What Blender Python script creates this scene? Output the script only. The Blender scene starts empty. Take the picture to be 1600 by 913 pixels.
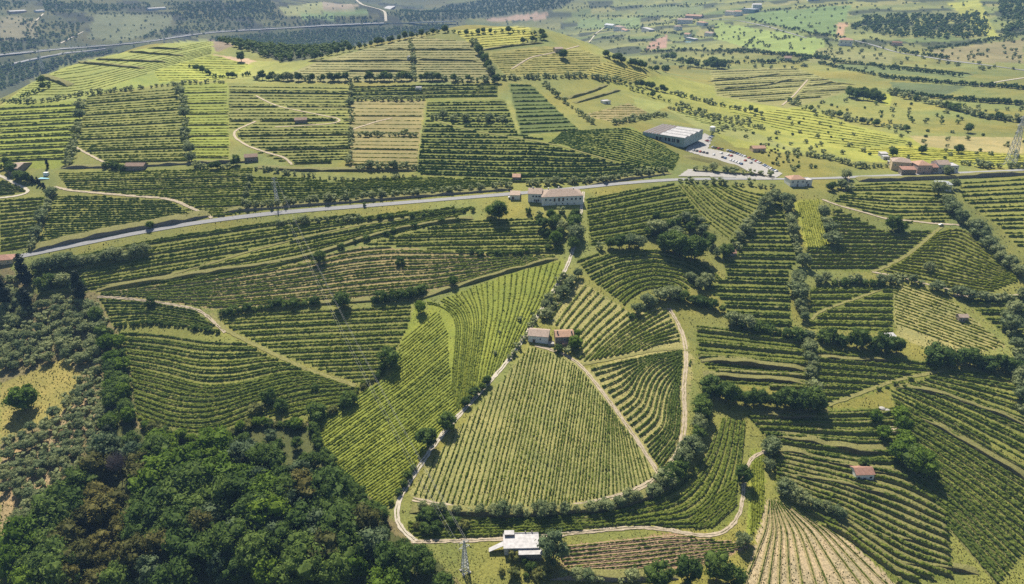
import bpy, math, random
import numpy as np
from mathutils import Vector, Matrix
random.seed(7); RNG = np.random.default_rng(7)
sc = bpy.context.scene

# ------------------------------------------------------------------ camera, sky, sun, exposure
CAMZ = 300.0; PITCH = math.radians(25.0); F = 1142.0          # focal length in pixels of a 1600 px wide picture
cam_d = bpy.data.cameras.new('camera'); cam = bpy.data.objects.new('camera', cam_d); sc.collection.objects.link(cam)
cam.location = (0, 0, CAMZ); cam.rotation_euler = (math.pi/2 - PITCH, 0, 0)
cam_d.sensor_width = 36.0; cam_d.lens = 36.0*F/1600.0; cam_d.clip_start = 1.0; cam_d.clip_end = 30000.0
sc.camera = cam
SUN_EL = math.radians(54); SUN_AZ = math.radians(-17)           # azimuth from +Y towards +X
w = bpy.data.worlds.new('World'); sc.world = w; w.use_nodes = True
nt = w.node_tree; sky = nt.nodes.new('ShaderNodeTexSky'); sky.sky_type = 'NISHITA'; sky.sun_disc = False
sky.sun_elevation = SUN_EL; sky.sun_rotation = SUN_AZ
nt.links.new(sky.outputs[0], nt.nodes['Background'].inputs[0]); nt.nodes['Background'].inputs[1].default_value = 0.06
sun_d = bpy.data.lights.new('sun', 'SUN'); sun_d.energy = 5.0; sun_d.angle = math.radians(0.5); sun_d.color = (1.0, 0.92, 0.78)
sun = bpy.data.objects.new('sun', sun_d); sc.collection.objects.link(sun)
_sd = Vector((math.sin(SUN_AZ)*math.cos(SUN_EL), math.cos(SUN_AZ)*math.cos(SUN_EL), math.sin(SUN_EL)))
sun.rotation_euler = _sd.to_track_quat('Z', 'Y').to_euler(); sun.location = (0, 200, 600)
sc.view_settings.view_transform = 'Standard'; sc.view_settings.look = 'None'
sc.view_settings.exposure = 0.6; sc.view_settings.gamma = 1.0
sc.cycles.max_bounces = 4; sc.cycles.diffuse_bounces = 2; sc.cycles.volume_bounces = 0; sc.cycles.transparent_max_bounces = 4
sc.cycles.use_denoising = False

# ------------------------------------------------------------------ pixel survey <-> place
CP, SP = math.cos(PITCH), math.sin(PITCH)
def rays(px):
    px = np.asarray(px, float); a = (px[:, 0]-800)/F; b = (456.5-px[:, 1])/F
    d = np.stack([a, CP+b*SP, -SP+b*CP], 1); return d/np.linalg.norm(d, axis=1)[:, None]
def to_px(P):
    x, y, z = P[:, 0], P[:, 1], P[:, 2]-CAMZ
    dep = y*CP - z*SP; up = y*SP + z*CP
    return np.stack([800+F*x/dep, 456.5-F*up/dep], 1)

# surveyed spots: picture position and how far the ground there lies below the camera
CTRL = [
 # u, v, depth
 (-150,913,268),(0,913,264),(200,913,260),(400,913,257),(600,913,254),(800,913,251),(1000,913,252),(1200,913,256),(1400,913,260),(1600,913,263),(1750,913,265),
 (0,700,250),(200,700,246),(400,700,242),(600,700,239),(830,700,234),(1100,700,241),(1300,700,244),(1600,700,246),
 (0,500,229),(200,500,224),(400,500,219),(600,500,216),(830,540,219),(950,500,216),(1100,500,220),(1300,500,223),(1600,500,223),
 (0,410,206),(200,400,203),(400,400,202),(600,400,200),(880,400,200),(1100,400,205),(1300,400,208),(1600,400,206),
 (0,330,190),(330,340,187),(600,320,183),(870,318,181),(1060,280,177),(1240,290,184),(1450,275,183),(1600,268,182),
 (0,250,172),(200,250,168),(400,250,165),(600,250,166),(800,250,168),(1000,240,170),(1100,235,177),(1250,240,183),
 (0,160,163),(130,150,152),(280,135,146),(450,140,150),(600,130,148),(760,128,145),(900,130,149),(1000,195,163),(1100,200,176),(1300,200,189),(1450,200,190),(1600,200,186),
 (330,92,139),(200,88,143),(330,66,131),(60,124,152),(450,100,142),(520,92,132),(620,64,121),(700,44,109),(770,42,107),(830,43,108),(900,72,122),(960,92,134),
 (1000,130,160),(1060,120,182),(1200,150,188),(1350,150,191),(1500,150,189),(1600,140,185),
 (1000,90,215),(1100,95,207),(1250,90,196),(1400,90,190),(1600,85,178),
 (950,60,236),(1100,55,218),(1250,45,182),(1330,65,186),(1450,40,168),(1600,45,160),
 (900,25,238),(1050,18,205),(1200,15,172),(1350,10,150),(1500,5,138),(1600,5,128),
 (0,142,322),(60,112,312),(130,92,300),(0,88,268),(100,79,268),(200,71,268),(300,56,266),(400,47,264),(500,41,262),(600,38,262),(450,88,312),(400,72,298),(560,55,300),(640,40,270),
 (0,45,222),(200,35,226),(400,22,222),(560,15,225),(700,30,276),(800,30,262),(700,10,222),(850,8,205),(0,2,172),(200,2,180),(400,2,186),(560,2,190),
]
def _fit():
    c = np.array(CTRL, float); d = rays(c[:, :2]); t = c[:, 2]/(-d[:, 2]); P = d*t[:, None]
    X = [P[:, 0]]; Y = [P[:, 1]]; D = [c[:, 2]]
    ex = []
    for th in (-55, -30, 0, 30, 55):
        ex += [(25, th, 290-0*abs(th)), (120, th, 276), (6500, th, 60), (13000, th, 20)]
    ex += [(1500, -58, 300), (2500, -58, 250), (700, -56, 215), (1500, 58, 170), (2500, 58, 110), (700, 56, 190), (350, 56, 258), (350, -56, 262)]
    ex += [(1650, -6, 290), (1700, -14, 312), (1600, 0, 275), (1550, -22, 315), (1420, -32, 312), (2300, -5, 305), (2300, 2, 285), (1700, 5, 235)]
    for r, th, dd in ex:
        X.append([r*math.sin(math.radians(th))]); Y.append([r*math.cos(math.radians(th))]); D.append([dd])
    X = np.concatenate(X); Y = np.concatenate(Y); D = np.concatenate(D)
    C = np.stack([np.arctan2(X, Y)*1.3, np.log(np.hypot(X, Y))], 1)
    n = len(C)
    def K(A, B):
        r2 = ((A[:, None, :]-B[None])**2).sum(2)+1e-12; return 0.5*r2*np.log(r2)
    M = np.zeros((n+3, n+3)); M[:n, :n] = K(C, C)+np.eye(n)*2e-4; M[:n, n] = 1; M[:n, n+1:] = C; M[n, :n] = 1; M[n+1:, :n] = C.T
    wts = np.linalg.solve(M, np.concatenate([D, np.zeros(3)]))
    return C, wts, K
_C, _W, _K = _fit()
def depth_fn(th, lr):
    A = np.stack([th*1.3, lr], 1); out = np.empty(len(A))
    for i in range(0, len(A), 20000):
        B = A[i:i+20000]; out[i:i+20000] = _K(B, _C) @ _W[:-3] + _W[-3] + B @ _W[-2:]
    return out
NT = 720; TH = np.linspace(-0.98, 0.98, NT)
LR = np.concatenate([np.linspace(math.log(25), math.log(225), 24, endpoint=False), np.linspace(math.log(225), math.log(1500), 500, endpoint=False), np.linspace(math.log(1500), math.log(13000), 170)])
NR = len(LR)
def vnoise(x, y, seed):
    """smooth value noise, -1..1"""
    xi = np.floor(x).astype(np.int64); yi = np.floor(y).astype(np.int64); fx = x-xi; fy = y-yi
    fx = fx*fx*(3-2*fx); fy = fy*fy*(3-2*fy)
    def h(a, b):
        n = (a*374761393 + b*668265263 + seed*974711) & 0x7fffffff
        n = ((n ^ (n >> 13))*1274126177) & 0x7fffffff
        return ((n ^ (n >> 16)) & 0xffff)/32767.5-1
    return (h(xi, yi)*(1-fx)+h(xi+1, yi)*fx)*(1-fy)+(h(xi, yi+1)*(1-fx)+h(xi+1, yi+1)*fx)*fy
# coarse fit then interpolate onto the fine sheet
_tc = np.linspace(-0.98, 0.98, 150); _lc = np.linspace(LR[0], LR[-1], 260)
_g = depth_fn(np.tile(_tc, 260), np.repeat(_lc, 150)).reshape(260, 150)
def _bil(G, fr, ft):
    i = np.clip(np.floor(fr).astype(int), 0, G.shape[0]-2); j = np.clip(np.floor(ft).astype(int), 0, G.shape[1]-2)
    a = np.clip(fr-i, 0, 1); b = np.clip(ft-j, 0, 1)
    return (G[i, j]*(1-b)+G[i, j+1]*b)*(1-a)+(G[i+1, j]*(1-b)+G[i+1, j+1]*b)*a
_T, _L = np.meshgrid(TH, LR); _fr = np.interp(_L.ravel(), _lc, np.arange(260)); _ft = (_T.ravel()+0.98)/1.96*149
HG = (CAMZ - _bil(_g, _fr, _ft)).reshape(NR, NT)
GX = np.exp(_L)*np.sin(_T); GY = np.exp(_L)*np.cos(_T)
_R = np.exp(_L)
HG += vnoise(GX/60, GY/60, 1)*0.9*np.clip(_R/400, .5, 4) + vnoise(GX/18, GY/18, 2)*0.28 + vnoise(GX/400, GY/400, 5)*np.clip((_R-1500)/300, 0, 14)
def ground(x, y):
    x = np.asarray(x, float); y = np.asarray(y, float)
    th = np.arctan2(x, y); lr = np.log(np.maximum(np.hypot(x, y), 26))
    return _bil(HG, np.interp(lr, LR, np.arange(NR)), (th+0.98)/1.96*(NT-1))
def gz(x, y): return float(ground(np.array([x]), np.array([y]))[0])
def proj(px):
    """where the sight line through each picture position first meets the ground"""
    px = np.asarray(px, float).reshape(-1, 2); d = rays(px); n = len(d)
    ts = np.exp(np.linspace(math.log(180), math.log(9000), 330)); lo = np.full(n, ts[0]); hi = np.full(n, ts[-1]); done = np.zeros(n, bool)
    for t0, t1 in zip(ts[:-1], ts[1:]):
        idx = np.nonzero(~done)[0]
        if len(idx) == 0: break
        q = d[idx]*t1; below = q[:, 2]+CAMZ <= ground(q[:, 0], q[:, 1])
        k = idx[below]; lo[k] = t0; hi[k] = t1; done[k] = True
    for _ in range(12):
        m = (lo+hi)/2; q = d*m[:, None]; b = q[:, 2]+CAMZ <= ground(q[:, 0], q[:, 1])
        hi = np.where(b, m, hi); lo = np.where(b, lo, m)
    P = d*hi[:, None]; P[:, 2] += CAMZ; return P
def dense(pts, step=6.0):
    pts = np.asarray(pts, float); out = []
    for a, b in zip(pts[:-1], pts[1:]):
        n = max(1, int(np.hypot(*(b-a))/step)); out.append(a+(b-a)*np.linspace(0, 1, n, endpoint=False)[:, None])
    out.append(pts[-1:]); return np.concatenate(out)
def smooth(pts, n=60):
    """even resample of a polyline with rounded corners"""
    p = dense(pts, 1.5); k = max(1, len(p)//14)
    if k > 1:
        ker = np.ones(2*k+1)/(2*k+1); q = np.pad(p, ((k, k), (0, 0)), 'edge')
        ext = np.stack([2*p[0]-p[k:0:-1] if len(p) > k else p[:1].repeat(k, 0)][0:1]+[], 0)[0] if len(p) > k else None
        if ext is not None:
            q = np.concatenate([ext, p, 2*p[-1]-p[-2:-k-2:-1]])
        p = np.stack([np.convolve(q[:, i], ker, 'valid') for i in (0, 1)], 1)
    s = np.concatenate([[0], np.cumsum(np.hypot(*np.diff(p, axis=0).T))]); t = np.linspace(0, s[-1], n)
    return np.stack([np.interp(t, s, p[:, 0]), np.interp(t, s, p[:, 1])], 1)
def inside(q, poly):
    poly = np.asarray(poly, float); x, y = q[:, 0], q[:, 1]; r = np.zeros(len(q), bool)
    x0, y0 = poly[-1]
    for x1, y1 in poly:
        if y1 != y0:
            c = ((y1 > y) != (y0 > y)) & (x < (x0-x1)*(y-y1)/(y0-y1)+x1); r ^= c
        x0, y0 = x1, y1
    return r

# ------------------------------------------------------------------ materials
MATS = {}
def nodes(name):
    m = bpy.data.materials.new(name); m.use_nodes = True; t = m.node_tree; b = t.nodes['Principled BSDF']
    b.inputs['Roughness'].default_value = 0.85; b.inputs['Specular IOR Level'].default_value = 0.15; MATS[name] = m
    return m, t, b
def mixrgb(t, mode, fac, a, b):
    n = t.nodes.new('ShaderNodeMix'); n.data_type = 'RGBA'; n.blend_type = mode
    for sock, v in ((n.inputs[0], fac), (n.inputs[6], a), (n.inputs[7], b)):
        if hasattr(v, 'node'): t.links.new(v, sock)
        else: sock.default_value = v if not isinstance(v, tuple) else (*v, 1)
    return n.outputs[2]
def noise(t, scale, detail=3, coord=None, rough=.6):
    n = t.nodes.new('ShaderNodeTexNoise'); n.inputs['Scale'].default_value = scale; n.inputs['Detail'].default_value = detail; n.inputs['Roughness'].default_value = rough
    if coord is None:
        g = t.nodes.new('ShaderNodeNewGeometry'); coord = g.outputs['Position']
    t.links.new(coord, n.inputs['Vector']); return n.outputs['Fac']
def ramp(t, fac, stops):
    n = t.nodes.new('ShaderNodeValToRGB'); t.links.new(fac, n.inputs[0]); e = n.color_ramp.elements
    while len(e) < len(stops): e.new(0.5)
    for k, (p, c) in zip(e, stops): k.position = p; k.color = (*c, 1)
    return n.outputs[0]
def g3(v): return (v, v, v)
def plain(name, col, var=.25, scale=.6, rough=.85, metal=0.0, bump=0.0):
    m, t, b = nodes(name); f = noise(t, scale, 4)
    c = ramp(t, f, [(.3, tuple(x*(1-var) for x in col)), (.7, tuple(min(1, x*(1+var)) for x in col))])
    t.links.new(c, b.inputs['Base Color']); b.inputs['Roughness'].default_value = rough; b.inputs['Metallic'].default_value = metal
    if bump:
        bn = t.nodes.new('ShaderNodeBump'); bn.inputs['Strength'].default_value = bump; bn.inputs['Distance'].default_value = .2
        t.links.new(noise(t, scale*4, 3), bn.inputs['Height']); t.links.new(bn.outputs[0], b.inputs['Normal'])
    return m
def foliage(name, dark, mid, light, scale=.5, transl=.35, rnd=.35):
    m, t, b = nodes(name)
    f = noise(t, scale, 3, rough=.75)
    c = ramp(t, f, [(.3, dark), (.5, mid), (.72, light)])
    oi = t.nodes.new('ShaderNodeObjectInfo')
    c = mixrgb(t, 'MULTIPLY', 1.0, c, ramp(t, oi.outputs['Random'], [(0, (1-rnd, 1-rnd*.8, 1-rnd*.9)), (1, (1+rnd*.8, 1+rnd*.55, 1+rnd*.4))]))
    t.links.new(c, b.inputs['Base Color']); b.inputs['Roughness'].default_value = .7
    tr = t.nodes.new('ShaderNodeBsdfTranslucent'); t.links.new(c, tr.inputs['Color'])
    mx = t.nodes.new('ShaderNodeMixShader'); mx.inputs[0].default_value = transl
    t.links.new(b.outputs[0], mx.inputs[1]); t.links.new(tr.outputs[0], mx.inputs[2])
    t.links.new(mx.outputs[0], t.nodes['Material Output'].inputs[0]); return m
def make_ground():
    m, t, b = nodes('land'); a = t.nodes.new('ShaderNodeAttribute'); a.attribute_name = 'land'
    c = a.outputs['Color']
    c = mixrgb(t, 'MULTIPLY', 1.0, c, ramp(t, noise(t, .9, 5, rough=.8), [(.3, g3(.55)), (.72, (1.45, 1.4, 1.35))]))
    c = mixrgb(t, 'MULTIPLY', .8, c, ramp(t, noise(t, .055, 5, rough=.7), [(.3, (.72, .8, .75)), (.7, (1.3, 1.2, 1.15))]))
    t.links.new(c, b.inputs['Base Color'])
    bn = t.nodes.new('ShaderNodeBump'); bn.inputs['Strength'].default_value = .7; bn.inputs['Distance'].default_value = .5
    t.links.new(noise(t, 1.1, 4), bn.inputs['Height']); t.links.new(bn.outputs[0], b.inputs['Normal']); return m
make_ground()
foliage('vine_green', (.085, .13, .02), (.175, .235, .038), (.30, .35, .065), .8, .5)
foliage('vine_yellow', (.12, .16, .02), (.225, .275, .033), (.35, .385, .06), .8, .5)
foliage('vine_dark', (.055, .105, .022), (.115, .185, .038), (.21, .28, .06), .8, .5)
foliage('olive_leaf', (.14, .18, .075), (.25, .30, .135), (.37, .42, .22), .9, .45)
foliage('oak_leaf', (.055, .10, .022), (.11, .175, .036), (.19, .275, .06), .35, .45)
foliage('bright_leaf', (.07, .12, .014), (.14, .23, .024), (.23, .33, .04), .4, .45)
foliage('brown_leaf', (.075, .08, .022), (.145, .145, .04), (.23, .215, .06), .4, .4)
foliage('bluegreen_leaf', (.05, .085, .04), (.10, .15, .07), (.18, .24, .12), .4)
foliage('cypress_leaf', (.01, .02, .010), (.018, .033, .016), (.035, .055, .025), 1.2, .1)
foliage('pale_shrub_leaf', (.09, .11, .035), (.16, .18, .05), (.24, .25, .08), .6)
plain('bark', (.12, .09, .065), .3, 3); plain('grey_twig', (.20, .17, .16), .3, 2)
plain('bank_grass', (.17, .165, .055), .5, 1.4, bump=.6); plain('bank_earth', (.135, .115, .06), .4, 1.6, bump=.6)
plain('bank_tan', (.29, .24, .115), .4, 1.4, bump=.6); plain('bank_red', (.30, .21, .13), .35, 1.4, bump=.6); plain('bank_pale', (.27, .255, .09), .45, 1.4, bump=.6)
BANKMAT = lambda c: 'bank_red' if c == RED else ('bank_tan' if c[0] > .295 and c[2] > .11 else ('bank_pale' if c == PALE or c == YG else 'bank_grass'))
plain('stone_wall', (.20, .18, .155), .4, 1.6, bump=.5); plain('asphalt', (.30, .30, .305), .15, .8)
plain('dirt', (.42, .35, .25), .25, .9); plain('grass_track', (.22, .21, .07), .3, .9); plain('concrete', (.36, .345, .32), .18, .6)
plain('gravel_lot', (.42, .40, .36), .2, .5)
plain('plaster_white', (.74, .73, .70), .12, .7); plain('plaster_pink', (.55, .40, .34), .12, .5); plain('plaster_ochre', (.58, .46, .30), .12, .5)
plain('plaster_grey', (.45, .45, .45), .12, .5); plain('stone_house', (.26, .22, .18), .3, 1.5, bump=.4)
plain('roof_metal', (.42, .44, .47), .08, .15, rough=.5); plain('roof_white', (.46, .45, .45), .22, .6)
plain('panel_blue', (.30, .40, .42), .12, .3, rough=.5); plain('timber', (.14, .09, .05), .2, 2)
plain('glass_dark', (.03, .035, .045), .1, 1, rough=.2); plain('steel', (.55, .56, .57), .1, 2, rough=.5)
plain('water_pool', (.30, .60, .70), .05, .5, rough=.08); plain('wire', (.35, .35, .36), .05, 1); plain('path_white', (.50, .45, .36), .2, .9)
for nm, c in (('car_white', (.8, .8, .8)), ('car_silver', (.45, .46, .48)), ('car_dark', (.05, .055, .07)), ('car_red', (.35, .05, .04)), ('car_blue', (.08, .15, .3))):
    plain(nm, c, .02, .2, rough=.3)
def tile(name, col):
    m, t, b = nodes(name); f = noise(t, .9, 4); tc = t.nodes.new('ShaderNodeTexCoord')
    wv = t.nodes.new('ShaderNodeTexWave'); wv.inputs['Scale'].default_value = 1.6; wv.inputs['Distortion'].default_value = .6
    t.links.new(tc.outputs['Object'], wv.inputs['Vector'])
    c = ramp(t, f, [(.25, tuple(x*.68 for x in col)), (.55, col), (.8, tuple(min(1, x*1.3) for x in col))])
    c = mixrgb(t, 'MULTIPLY', .35, c, wv.outputs['Color']); t.links.new(c, b.inputs['Base Color'])
    bn = t.nodes.new('ShaderNodeBump'); bn.inputs['Strength'].default_value = .6; t.links.new(wv.outputs['Fac'], bn.inputs['Height']); t.links.new(bn.outputs[0], b.inputs['Normal'])
tile('tile_orange', (.52, .33, .23)); tile('tile_pink', (.46, .36, .29)); tile('tile_red', (.42, .24, .18)); tile('tile_brown', (.30, .215, .165))

# ------------------------------------------------------------------ object helpers
def mesh_np(name, V, faces, mats, fmat=None, smooth_=False):
    """faces: list of (n,k) index arrays"""
    me = bpy.data.meshes.new(name); V = np.ascontiguousarray(V, np.float32)
    me.vertices.add(len(V)); me.vertices.foreach_set('co', V.ravel())
    faces = [np.asarray(f, np.int32) for f in faces if len(f)]
    tot = np.concatenate([np.full(len(f), f.shape[1], np.int32) for f in faces]); idx = np.concatenate([f.ravel() for f in faces])
    me.loops.add(len(idx)); me.loops.foreach_set('vertex_index', idx)
    me.polygons.add(len(tot)); me.polygons.foreach_set('loop_start', np.concatenate([[0], np.cumsum(tot)[:-1]]).astype(np.int32))
    for m in ([mats] if isinstance(mats, str) else mats): me.materials.append(MATS[m])
    if fmat is not None: me.polygons.foreach_set('material_index', np.asarray(fmat, np.int32))
    me.polygons.foreach_set('use_smooth', np.full(len(tot), smooth_)); me.update(calc_edges=True); return me
def add(name, me, parent=None, label=None, cat=None, group=None, kind=None, loc=None, rz=0.0, scale=None):
    o = bpy.data.objects.new(name, me); sc.collection.objects.link(o)
    if parent is not None: o.parent = parent
    if label: o['label'] = label
    if cat: o['category'] = cat
    if group: o['group'] = group
    if kind: o['kind'] = kind
    if loc is not None: o.location = loc
    if rz: o.rotation_euler = (0, 0, rz)
    if scale is not None: o.scale = scale
    return o
class MB:
    """collects boxes, bars and polygons into one mesh"""
    def __init__(s): s.v = []; s.f = []
    def poly(s, pts, faces):
        n = len(s.v); s.v += [tuple(p) for p in pts]; s.f += [tuple(i+n for i in f) for f in faces]
    def box(s, x0, x1, y0, y1, z0, z1):
        s.poly([(x0,y0,z0),(x1,y0,z0),(x1,y1,z0),(x0,y1,z0),(x0,y0,z1),(x1,y0,z1),(x1,y1,z1),(x0,y1,z1)],
               [(0,3,2,1),(4,5,6,7),(0,1,5,4),(1,2,6,5),(2,3,7,6),(3,0,4,7)])
    def bar(s, a, b, r):
        a = Vector(a); b = Vector(b); d = (b-a).normalized(); u = d.orthogonal().normalized(); v = d.cross(u)
        s.poly([p+q*r for p in (a, b) for q in (u, v, -u, -v)], [(0,1,5,4),(1,2,6,5),(2,3,7,6),(3,0,4,7),(3,2,1,0),(4,5,6,7)])
    def build(s, name, mat, parent=None, **k):
        me = bpy.data.meshes.new(name); me.from_pydata(s.v, [], s.f); me.materials.append(MATS[mat]); me.update()
        return add(name, me, parent, **k)

# ------------------------------------------------------------------ field plan (picture survey of the plots)
GR = (.15, .175, .035); YG = (.21, .25, .04); TAN = (.30, .25, .115); OLV = (.19, .205, .05); DG = (.095, .13, .03); BRY = (.25, .27, .045); PALE = (.29, .275, .105); RED = (.33, .22, .14); LGT = (.27, .27, .10)
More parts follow.
